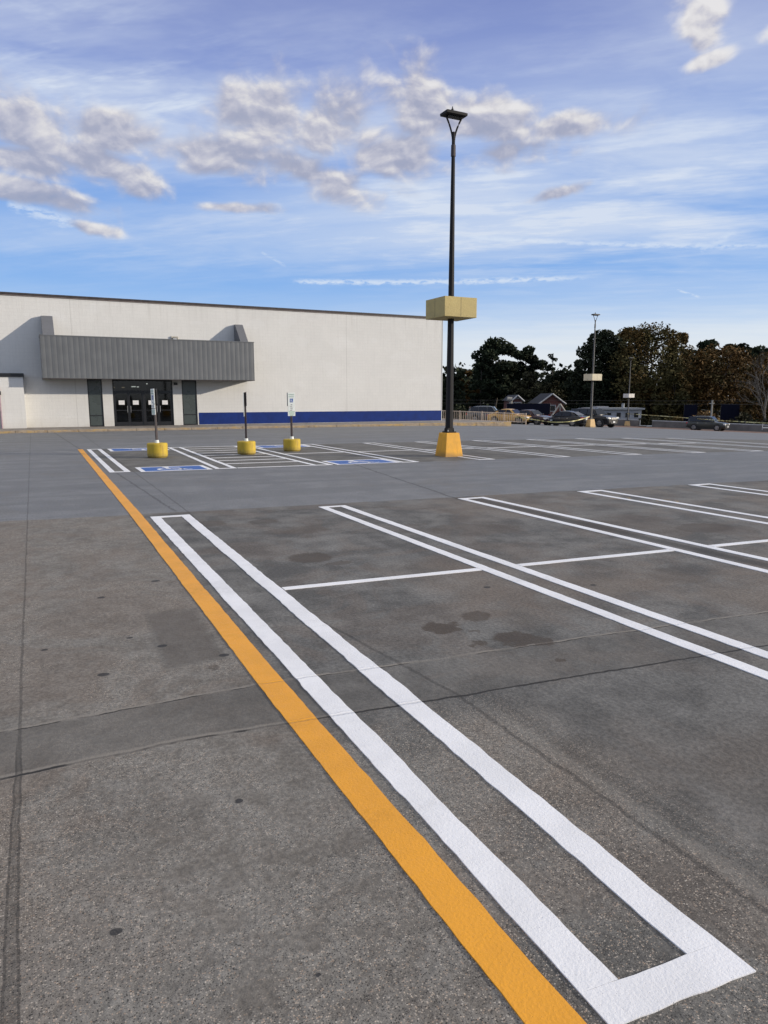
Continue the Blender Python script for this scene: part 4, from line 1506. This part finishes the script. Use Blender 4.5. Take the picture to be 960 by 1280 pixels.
def pine(base, h, wd, label, seed=0, low=.4, per=85, n=26, size=.4, group='trees beyond the lot', shape=1.0, leaf='leaf_pine'):
    rng = random.Random(seed)
    t = thing('pine_tree', label, 'pine tree', base, 0, group)
    wood = MB()
    limb(wood, Vector((0, 0, -.5)), Vector((rng.uniform(-.5, .5), 0, h * .95)), h * .018, h * .005, rng, 8, .008)
    cl = []
    for i in range(n):
        u = rng.random() ** .8
        z = h * (low + (1 - low) * u)
        spread = wd / 2 * max(.15, 1 - abs((u - .4) / .62) ** 2.4) ** .5 * shape
        a = rng.uniform(0, 2 * math.pi)
        rr = wd * rng.uniform(.11, .21)
        rad = spread * rng.uniform(.25, 1.0)
        c = Vector((math.cos(a) * rad, math.sin(a) * rad * .8, z))
        cl.append((c, (rr, rr, rr * .6), int(per * rng.uniform(1.0, 1.6))))
        limb(wood, Vector((0, 0, z - h * .03)), c, h * .005, h * .0015, rng, 3, .04)
    cl.append((Vector((0, 0, h * .96)), (wd * .12, wd * .12, wd * .07), per))
    wood.build('trunk', M['bark'], t, smooth=True)
    leaves_mesh(cl, M[leaf], 'crown', t, rng, size)
    return t


def bush(base, h, wd, leaf, label, seed=0, n=16, per=70, size=.28, cat='shrub', name='shrub', group=None, depth=.7):
    rng = random.Random(seed)
    t = thing(name, label, cat, base, 0, group)
    wood = MB()
    cl = []
    for i in range(n):
        a = rng.uniform(0, 2 * math.pi)
        rad = rng.random() ** .5
        zz = rng.uniform(.12, .85) * (1 - .35 * rad)
        c = Vector((math.cos(a) * wd / 2 * rad * .85, math.sin(a) * wd / 2 * rad * depth, h * zz))
        rr = min(wd, h) * rng.uniform(.14, .24)
        cl.append((c, (rr, rr, rr * .8), per))
        limb(wood, Vector((rng.uniform(-.1, .1) * wd, 0, -.3)), c, .05, .015, rng, 3, .05)
    wood.build('stem', M['bark'], t)
    leaves_mesh(cl, M[leaf], 'foliage', t, rng, size)
    return t


ZB = -7.5


def base_at(u, f):
    p = at(u, 500, f)
    return Vector((p.x, p.y, ZB))


def h_for(v, f, u=480):
    return at(u, v, f).z - ZB


def px(n, f):
    return n / 880.0 * f * 1.0


# pines left of centre
pine(base_at(619, 165), h_for(428, 165), px(58, 165), 'tallest dark round-topped pine, standing between the store corner and the middle of the trees', 3, .45, 120, 44, .5)
pine(base_at(656, 172), h_for(437, 172), px(44, 172), 'dark pine just right of the tallest one, with a ragged flat top', 8, .5, 110, 32, .5)
pine(base_at(601, 158), h_for(456, 158), px(30, 158), 'short dark pine leaning on the left of the tallest pine', 12, .25, 110, 26, .5)
pine(base_at(688, 190), h_for(444, 190), px(16, 190), 'thin sparse pine showing sky through its top, in the gap between tree groups', 15, .6, 30, 12, .42, shape=.9)
broad_tree(base_at(566, 150), h_for(457, 150), px(36, 150), 'leaf_dark', 'dark tree directly behind the store corner, cut by the black pole', 'tree', 'tree', 21, nclump=40, per=110, size=.5, low=.08)
broad_tree(base_at(584, 175), h_for(462, 175), px(30, 175), 'leaf_orange', 'rust-brown tree peeking out between dark evergreens just right of the black pole', 'tree', 'tree', 22, nclump=26, per=80, size=.5, low=.1)
broad_tree(base_at(660, 150), h_for(464, 150), px(46, 150), 'leaf_olive', 'dull olive tree below the ragged pine, above the brick house', 'tree', 'tree', 23, nclump=34, per=100, size=.45, low=.12)
broad_tree(base_at(707, 180), h_for(462, 180), px(62, 180), 'leaf_dark', 'low dark tree filling the dip left of the biggest tree', 'tree', 'tree', 24, nclump=40, per=110, size=.5, low=.08)
broad_tree(base_at(692, 168), h_for(474, 168), px(34, 168), 'leaf_olive', 'small grey-olive tree above the white swing frame', 'tree', 'tree', 25, nclump=26, per=100, size=.45, low=.1)
# biggest tree group
broad_tree(base_at(752, 150), h_for(410, 150), px(84, 150), 'leaf_dark', 'huge near-black tree forming the left half of the biggest crown, behind the second lamp post', 'tree', 'tree', 31, nclump=90, per=100, size=.42, low=.06, depth=.6)
broad_tree(base_at(812, 145), h_for(401, 145), px(98, 145), 'leaf_brown', 'biggest broad tree with brown-green leaves and sky showing through its top', 'tree', 'tree', 32, nclump=120, per=80, size=.38, low=.1, depth=.6)
broad_tree(base_at(783, 156), h_for(406, 156), px(64, 156), 'leaf_brown', 'round brown-green tree rising between the huge dark tree and the biggest broad one', 'tree', 'tree', 37, nclump=70, per=90, size=.38, low=.1, depth=.6)
broad_tree(base_at(846, 158), h_for(413, 158), px(42, 158), 'leaf_brown', 'brown-green tree forming the right shoulder of the biggest crown', 'tree', 'tree', 38, nclump=50, per=90, size=.38, low=.1, depth=.6)
broad_tree(base_at(842, 138), h_for(462, 138), px(52, 138), 'leaf_brown', 'lower golden-brown tree in front of the biggest tree, right side', 'tree', 'tree', 33, nclump=36, per=90, size=.38, low=.08, depth=.6)
broad_tree(base_at(866, 172), h_for(434, 172), px(44, 172), 'leaf_dark', 'dark round tree filling the notch between the biggest tree and the orange one', 'tree', 'tree', 34, nclump=44, per=110, size=.45, low=.06)
broad_tree(base_at(724, 185), h_for(448, 185), px(40, 185), 'leaf_dark', 'dark tree at the left shoulder of the huge near-black crown', 'tree', 'tree', 35, nclump=40, per=110, size=.45, low=.06)
broad_tree(base_at(640, 185), h_for(468, 185), px(60, 185), 'leaf_dark', 'broad dark tree low behind the two tallest pines', 'tree', 'tree', 36, nclump=44, per=110, size=.45, low=.06)
# right-hand trees
broad_tree(base_at(898, 150), h_for(432, 150), px(112, 150), 'leaf_orange', 'wide orange-brown tree with pale forked trunk behind the lone parked car', 'tree', 'tree', 41, 'bark_pale', 80, 75, .4, .3, depth=.6)
broad_tree(base_at(955, 135), h_for(440, 135), px(60, 135), 'leaf_orange', 'rust-leaved tree at the right picture edge, before the bare branches', 'tree', 'tree', 42, 'bark_pale', 44, 60, .38, .25, depth=.6)
pine(base_at(884, 205), h_for(427, 205), px(44, 205), 'dark distant pine peeking over the orange tree on its left', 44, .5, 110, 26, .55)
pine(base_at(914, 215), h_for(431, 215), px(40, 215), 'dark distant pine peeking over the middle of the orange tree', 45, .5, 110, 26, .55)
pine(base_at(940, 215), h_for(436, 215), px(46, 215), 'dark distant pine right of the orange tree', 46, .5, 110, 28, .55)
pine(base_at(970, 220), h_for(432, 220), px(50, 220), 'dark distant pine behind the right picture edge', 47, .5, 110, 28, .55)
# bare tree at the right edge
rng = random.Random(5)
bt = thing('bare_tree', 'leafless grey tree rising at the right picture edge', 'tree', base_at(954, 125), 0, 'trees beyond the lot')
wood = MB()
hb = h_for(424, 125)
tr = limb(wood, Vector((0, 0, -.5)), Vector((1.4, 0, hb * .55)), .28, .16, rng, 6, .03)


def twig(a, d, ln, r, lev):
    e = a + d * ln
    limb(wood, a, e, r, r * .45, rng, 3, .05)
    if lev > 0:
        for _ in range(4):
            u = rng.uniform(.4, 1.0)
            nd = (d + Vector((rng.gauss(0, .5), rng.gauss(0, .5), rng.gauss(.15, .3)))).normalized()
            twig(a.lerp(e, u), nd, ln * rng.uniform(.45, .7), r * .5, lev - 1)


for k in range(6):
    twig(tr[3 + k % 4], Vector((rng.gauss(0, .4), rng.gauss(0, .3), 1)).normalized(), hb * .26, .11, 3)
wood.build('trunk', M['bark_pale'], bt)

# shrubs and small trees at the edge of the lot
bush(base_at(887, 128), h_for(499, 128), px(42, 128), 'leaf_tan', 'dry tan shrub behind the lone parked car', 51, 26, 90, .3)
bush(base_at(683, 121), h_for(505, 121), px(26, 121), 'leaf_red', 'dark red shrub below the brick gable', 52, 18, 80, .25)
bush(base_at(818, 126), h_for(503, 126), px(44, 126), 'leaf_olive', 'rounded green shrub right of the long white house', 53, 24, 90, .3)
bush(base_at(930, 128), h_for(508, 128), px(34, 128), 'leaf_olive', 'low green shrub right of the tan one', 54, 20, 90, .3)
bush(base_at(955, 126), h_for(503, 126), px(36, 126), 'leaf_dark', 'dark shrub at the right picture edge', 55, 20, 90, .3)
bush(base_at(845, 130), h_for(497, 130), px(34, 130), 'leaf_brown', 'brown shrub at the foot of the biggest tree', 56, 20, 90, .3)
bush(base_at(580, 125), h_for(486, 125), px(50, 125), 'leaf_dark', 'tall dark shrub behind the tan railing', 57, 40, 110, .4)
bush(base_at(610, 128), h_for(490, 128), px(38, 128), 'leaf_dark', 'tall dark shrub above the gold parked car', 58, 40, 110, .4)
bush(base_at(765, 160), h_for(488, 160), px(70, 160), 'leaf_dark', 'wide black-green shrub behind the long white house', 59, 44, 120, .45)
bush(base_at(720, 150), h_for(492, 150), px(50, 150), 'leaf_dark', 'black-green shrub between the brick house and the big tree', 60, 36, 110, .45)

# far wood that closes the view
rng = random.Random(99)
cl = []
for i in range(420):
    u = rng.uniform(420, 1200)
    f = rng.uniform(215, 250)
    top = 468 if u < 870 else 458
    v = rng.uniform(top, 520)
    p = at(u, v, f)
    cl.append((p, (5.5, 5.5, 4.0), 42))
wd_ = leaves_mesh(cl, M['leaf_dark'], 'woods', None, rng, 1.1)
tag(wd_, 'dark mass of woodland far behind all other trees', kind='stuff')

# ------------------------------------------------------------------ houses beyond the lot
def gable_house(name, label, u0, u1, vr, ve, f, wall, roof, trim, gable=None, vb=520):
    p0, p1 = at(u0, ve, f), at(u1, ve, f)
    hw = (p1 - p0).length / 2
    c = (p0 + p1) / 2
    t = thing(name, label, 'house', (c.x, c.y, ZB), -PSI)
    ze = c.z - ZB
    zr = at((u0 + u1) / 2, vr, f).z - ZB
    ov = .35
    d = 9.0
    MB().add([(-hw + ov, 0, 0), (hw - ov, 0, 0), (hw - ov, 0, ze), (0, 0, zr - .25), (-hw + ov, 0, ze), (-hw + ov, d, 0), (hw - ov, d, 0), (hw - ov, d, ze), (0, d, zr - .25), (-hw + ov, d, ze)],
             [(0, 1, 2, 3, 4), (5, 9, 8, 7, 6), (0, 4, 9, 5), (1, 6, 7, 2)]).build('wall', wall, t)
    MB().add([(-hw, -.5, ze - .15), (0, -.5, zr), (0, d + .5, zr), (-hw, d + .5, ze - .15), (hw, -.5, ze - .15), (hw, d + .5, ze - .15)], [(0, 1, 2, 3), (1, 4, 5, 2)]).build('roof', roof, t)
    tr_ = MB()
    for s in (-1, 1):
        tr_.tube([(s * hw, -.55, ze - .25), (0, -.55, zr - .12)], .14, 4)
    tr_.build('verge_board', trim, t)
    w_ = MB().box(-.8, .8, -.06, -.005, ze - 1.6, ze - .35).build('window', M['house_white'], t)
    MB().box(-.65, .65, -.075, -.062, ze - 1.45, ze - .5).build('pane', M['car_glass'], w_)
    if gable:
        MB().add([(-hw * .75, -.03, ze + .2), (hw * .75, -.03, ze + .2), (0, -.03, zr - .6)], [(0, 1, 2)]).build('gable', gable, t)
        MB().box(-.6, .6, -.06, -.035, ze + (zr - ze) * .25, ze + (zr - ze) * .5).build('gable_vent', M['house_white'], t)
    return t


gable_house('gabled_house', 'red brick house with dark roof and white-edged gable, above the dark parked cars', 672, 707, 491.5, 503.5, 131, M['house_brick'], M['house_roof'], M['house_white'])
gable_house('gabled_house', 'small brick house with bright white gable among the dark trees', 638, 655, 493.5, 500, 129, M['house_brick'], M['house_roof'], M['house_white'], M['house_white'])
p0, p1 = at(742, 511, 128), at(802, 513, 128)
c = (p0 + p1) / 2
hw = (p1 - p0).length / 2
lh = thing('long_house', 'long low white house with pale flat roof behind the parapet', 'house', (c.x, c.y, ZB), -PSI)
ze = c.z - ZB
MB().box(-hw, hw, 0, 6, 0, ze).build('wall', M['house_white'], lh)
MB().box(-hw - .4, hw + .4, -.5, 6.5, ze, ze + .3).build('roof', M['roof_white'], lh)
MB().frustum(.25, .25, ze + .3, ze + 1.1, 8, cx=1.6, cy=2).build('vent_pipe', M['roof_white'], lh)
MB().box(-hw + 1, -hw + 3, 1, 4, ze + .3, ze + .55).build('roof_hatch', M['house_white'], lh)
for q in (-.35, .05, .42, .78):
    w_ = MB().box(q * hw - .5, q * hw + .5, -.05, -.004, ze - 1.5, ze - .45).build('window', M['house_white'], lh)
    MB().box(q * hw - .38, q * hw + .38, -.065, -.052, ze - 1.4, ze - .55).build('pane', M['car_glass'], w_)


# navy screen fences, frame, poles, wires
def flat_panel(name, label, cat, u0, u1, vt, f, mat, post=True):
    p0, p1 = at(u0, vt, f), at(u1, vt, f)
    c = (p0 + p1) / 2
    hw = (p1 - p0).length / 2
    t = thing(name, label, cat, (c.x, c.y, ZB), -PSI, 'dark navy screens beyond the lot')
    MB().box(-hw, hw, 0, .08, .1, c.z - ZB).build('screen', mat, t)
    for i in range(6):
        x = -hw + 2 * hw * i / 5
        MB().tube([(x, .13, -.3), (x, .13, c.z - ZB + .1)], .05, 6).build('post', M['pole_far'], t)


flat_panel('screen_fence', 'dark navy screen fence below the brick house, behind the parked cars', 'fence', 634, 688, 504.5, 124, M['navy'])
flat_panel('screen_fence', 'dark navy screen right of the tan shrub', 'fence', 902, 925, 505, 134, M['navy'])
flat_panel('screen_fence', 'dark navy screen left of the tan shrub', 'fence', 856, 872, 506, 134, M['navy'])
sw = thing('swing_frame', 'white A-shaped wooden frame standing behind the black parked car', 'frame', (0, 0, 0))
for (ua, va, ub, vb) in ((688, 522, 700, 505), (700, 505, 709, 518)):
    MB().tube([at(ua, va, 118), at(ub, vb, 118)], .16, 5).build('leg', M['utility'], sw)
MB().tube([at(700, 506, 118), at(700, 514, 118)], .13, 5).build('strut', M['utility'], sw)
up = thing('utility_pole', 'short grey utility pole with a bulky top, above the gold parked car', 'pole', (0, 0, 0))
pa = at(638.5, 500, 126)
MB().tube([Vector((pa.x, pa.y, ZB)), pa], .3, 8).build('pole', M['utility'], up)
MB().tube([at(634, 499, 126), at(640, 499.5, 126)], .42, 8).build('crossarm', M['utility'], up)
up = thing('utility_pole', 'thin pale utility pole in front of the tan shrub', 'pole', (0, 0, 0))
pa = at(890.5, 500, 122)
MB().tube([Vector((pa.x, pa.y, ZB)), pa], .15, 8).build('pole', M['utility'], up)
MB().tube([at(886.5, 504.5, 122), at(893, 504.5, 122)], .1, 6).build('crossarm', M['utility'], up)
for (v0, v1, u0, u1, lab) in ((499.5, 501.5, 540, 1000, 'upper thin wire running level across the dark trees'), (503.5, 505.5, 540, 1000, 'lower thin wire running level across the dark trees')):
    m_ = MB()
    pts_ = [at(u0 + (u1 - u0) * i / 24, v0 + (v1 - v0) * i / 24 + .5 * math.sin(i / 24 * math.pi * 4) ** 2, 121) for i in range(25)]
    m_.tube(pts_, .016, 4)
    tag(m_.build('overhead_wire', M['pole_far']), lab, 'wire', 'overhead wires')


# ------------------------------------------------------------------ sky and light
SUN = Vector((1.82, -1.0, 0.5)).normalized()
world = bpy.data.worlds.new('World')
SC.world = world
world.use_nodes = True
nt = NT(world.node_tree)
nt.dim = '2D'
bg = nt.n['Background']
tc = nt.node('ShaderNodeTexCoord')
D = E(nt, tc.outputs['Generated'])
nn = nt.node('ShaderNodeVectorMath', operation='NORMALIZE')
nt.put(nn.inputs[0], D)
D = E(nt, nn.outputs[0])
x, y, z = nt.sep(D)
rr = x * CP - y * SP
fw = x * SP + y * CP
DEG = 57.29578
az = nt.m('ARCTAN2', rr, fw) * DEG
el = nt.m('ARCSINE', z) * DEG
sky = nt.node('ShaderNodeTexSky', sky_type='NISHITA')
sky.sun_disc = False
sky.sun_elevation = math.asin(SUN.z)
sky.sun_rotation = math.atan2(SUN.x, SUN.y)
nish = E(nt, sky.outputs[0])


def ramp(fac, stops):
    n = nt.node('ShaderNodeValToRGB')
    r_ = n.color_ramp
    while len(r_.elements) < len(stops):
        r_.elements.new(0.5)
    for e, (p, c) in zip(r_.elements, stops):
        e.position = p
        e.color = (*c, 1)
    nt.put(n.inputs[0], fac)
    return E(nt, n.outputs[0])


grad = ramp(nt.lin(-5.0, 60.0, 0.0, 1.0, el), [(0.0, (.74, .79, .86)), (.1, (.70, .79, .91)), (.155, (.42, .61, .91)), (.21, (.215, .44, .87)), (.29, (.205, .40, .83)), (.36, (.24, .375, .76)), (.43, (.235, .32, .67)), (.5, (.19, .25, .57)), (.62, (.36, .39, .52)), (.78, (.70, .68, .67)), (1.0, (.77, .74, .70))])  # top stops: pale cover added overhead, out of view, to brighten and neutralise light
# thin high cloud: streaks in the plane of the cirrus layer
zz = z.max(0.02) + 0.06
cxp, cyp = rr / zz, fw / zz
w1 = nt.noise(nt.xyz(cxp, cyp), 0.6, 3, 0.55)
w2 = 1.0 - w1
w3 = w1
ci1 = nt.noise(nt.xyz(cxp * 0.42 + w1 * 0.9 + 3.1, cyp * 1.25 + w2 * 0.5 + cxp * .12), 1.0, 6, 0.6)
ci2 = nt.noise(nt.xyz(cxp * 1.6 - cyp * .5 + w2 * 1.2, cyp * 4.2 + cxp * 1.1 + w3), 1.0, 5, 0.62)


azel = nt.xyz(az, el)


def ell(a, e, ra, re, rot=0.0, vec=False):
    v = nt.place(azel, (a, e), (ra * 2.6, re * 2.6), rot)
    g = nt.grad(v, 'QUADRATIC_SPHERE')
    return (g, v) if vec else g


veil = ell(-21, 21.5, 13, 3.2, -8) * 2.2 + ell(21, 15.5, 14, 5.5, 0) * 1.05 + ell(8, 11.6, 16, 1.4, -2) * .45 + ell(-16, 10.6, 14, 1.1) * .5 + ell(5, 15, 9, 3.0, 0) * .55 + ell(-9, 13.3, 14, 1.0, 6) * .45 + ell(24, 24, 8, 1.5) * .25 + ell(2, 24.5, 22, 1.5, -6) * .22
veil = veil + nt.sm(50, 75, az.abs()) * .5
cirrus = (nt.sm(.2, .7, ci1) * .8 + nt.sm(.42, .75, ci2) * .45) * (veil + .12)
skyc = nt.mix(cirrus.clamp(), grad, (.70, .775, .92))
lowc = (nt.sm(8.5, 3.0, el + (ci1 - .5) * 5.0) * .8 * nt.sm(-12, 10, az))
skyc = nt.mix(lowc, skyc, (.82, .86, .91))
# vapour trails
nz_t = nt.noise(nt.xyz(az * .9, el * 2.5), 1.0, 4, 0.6)

trail_n = nt.sm(.3, .55, nz_t)


def trail(a0, e0, a1, e1, w, amt, sd):
    L_ = math.hypot(a1 - a0, e1 - e0)
    v = nt.place(azel, (a0, e0), (L_, 1.0), math.degrees(math.atan2(e1 - e0, a1 - a0)))
    t_, d, _ = nt.sep(v)
    d = (d + (nz_t - .5) * (w * 1.5)).abs()
    return nt.sm(w, 0.0, d) * nt.sm(0.0, .06, t_) * nt.sm(1.0, .8, t_) * trail_n * amt


tr = trail(-7.5, 8.85, 17, 8.9, .3, .75, 1).max(trail(6, 12.1, 30, 10.0, .28, .55, 5)).max(trail(-27, 13.0, -19, 11.4, .55, .6, 9)).max(trail(-9.5, 10.9, -7.5, 9.9, .16, .35, 3)).max(trail(23.2, 10.2, 25.6, 11.4, .4, .4, 13)).max(trail(21.8, 7.7, 23.5, 7.1, .12, .6, 17))
skyc = nt.mix(tr, skyc, (.76, .84, .96))
# cumulus: soft ellipsoids broken up by noise, lit from the upper right
q1 = nt.xyz(az * .155, el * .25)
wx_ = nt.noise(q1, 1.0, 2, .5)
wy_ = wx_
pu = az * .155 + (wx_ - .5) * .35
pv = el * .25 + (wy_ - .5) * .35
dn = nt.noise(nt.xyz(pu, pv, 4.2), 1.5, 7, 0.5)
dn_s = nt.noise(nt.xyz(pu + .03, pv + .11, 4.2), 1.5, 5, 0.5)
CL = [(-26.0, 18.0, 5.0, 1.9, -6), (-19.5, 17.8, 5.5, 1.2, -2), (-26.2, 15.8, 3.6, .9, -4), (-20.6, 16.1, 4.4, 1.2, -14), (-25.6, 13.7, 5.2, .85, -9), (-21.6, 11.9, 1.9, .45, -4),
      (-13.5, 17.4, 7.0, 1.4, -3), (-8.3, 20.0, 4.2, 2.6, 10), (-3.8, 19.4, 4.8, 2.3, -14), (-6.0, 16.6, 5.4, 1.3, -14), (0.4, 17.7, 4.6, 1.3, 0),
      (3.2, 21.0, 3.6, 2.4, -16), (7.6, 19.7, 5.6, 2.0, -14), (13.5, 19.0, 4.2, .9, 0), (8.5, 17.6, 4.6, 1.1, 4), (21.9, 24.1, 1.5, 1.6, 20), (22.7, 21.8, 1.4, .5, 8), (27.4, 22.8, 1.2, .7, 10), (22.5, 23.0, 1.1, .9, 0),
      (13.3, 14.8, 2.2, .4, 10), (-11.5, 13.9, 3.0, .4, 0), (-62, 16, 12, 3, 0), (70, 14, 14, 4, 0)]
mass, hup = None, None
for (a, e, ra, re, rot) in CL:
    g, gv = ell(a, e, ra, re, rot, True)
    up_ = nt.dot(gv, (.5, 2.1, 0)) * g
    mass = g if mass is None else mass.max(g)
    hup = up_ if hup is None else hup + up_
hard = (mass * 1.15 + (dn - .5) * 1.75)
dens = nt.sm(.2, .78, hard) * nt.sm(.06, .3, mass)
lit = (.54 + (dn - dn_s) * 2.5 + hup * .22 - nt.sm(.7, 1.5, hard) * .1 + nt.sm(15, 20, az) * nt.sm(20, 21.5, el) * .35).clamp()
cc = ramp(lit, [(0.0, (.33, .36, .50)), (.35, (.41, .42, .54)), (.6, (.58, .57, .65)), (.82, (.79, .76, .76)), (1.0, (.9, .87, .85))])
skyc = nt.mix(dens * .92, skyc, cc)
# physical sky carries the light's colour towards and away from the sun
below = nt.sm(0.0, -3.0, el)
skyc = nt.mix(below, skyc, (.25, .25, .25))
vm = nt.node('ShaderNodeVectorMath', operation='SCALE')
nt.put(vm.inputs[0], skyc)
vm.inputs['Scale'].default_value = 10.4
full = nt.mix(0.14, E(nt, vm.outputs[0]), nish)
nt.put(bg.inputs['Color'], full)
bg.inputs['Strength'].default_value = 0.1
world.cycles.sampling_method = 'MANUAL'
world.cycles.sample_map_resolution = 256

sl = bpy.data.lights.new('sun', 'SUN')
sl.energy = 4.1
sl.angle = R(0.6)
sl.color = (1.0, 0.9, 0.76)
so = bpy.data.objects.new('sun', sl)
COL.objects.link(so)
so.rotation_euler = (-SUN).to_track_quat('-Z', 'Y').to_euler()
so.location = SUN * 100

# ------------------------------------------------------------------ camera
cd = bpy.data.cameras.new('camera')
cd.sensor_fit = 'HORIZONTAL'
cd.sensor_width = 36.0
cd.lens = F * 36.0
cd.clip_start = 0.05
cd.clip_end = 6000
co = bpy.data.objects.new('camera', cd)
COL.objects.link(co)
co.location = (0, 0, H)
co.rotation_euler = (R(90) - PITCH, 0, -PSI)
SC.camera = co

SC.render.engine = 'CYCLES'
SC.cycles.use_adaptive_sampling = True
SC.cycles.use_denoising = True
SC.cycles.max_bounces = 4
SC.cycles.diffuse_bounces = 1
SC.cycles.adaptive_threshold = 0.02
SC.cycles.glossy_bounces = 2
SC.cycles.caustics_reflective = False
SC.cycles.caustics_refractive = False
SC.cycles.transparent_max_bounces = 12
SC.view_settings.view_transform = 'Standard'
SC.view_settings.look = 'None'
SC.view_settings.exposure = 0
SC.view_settings.gamma = 1
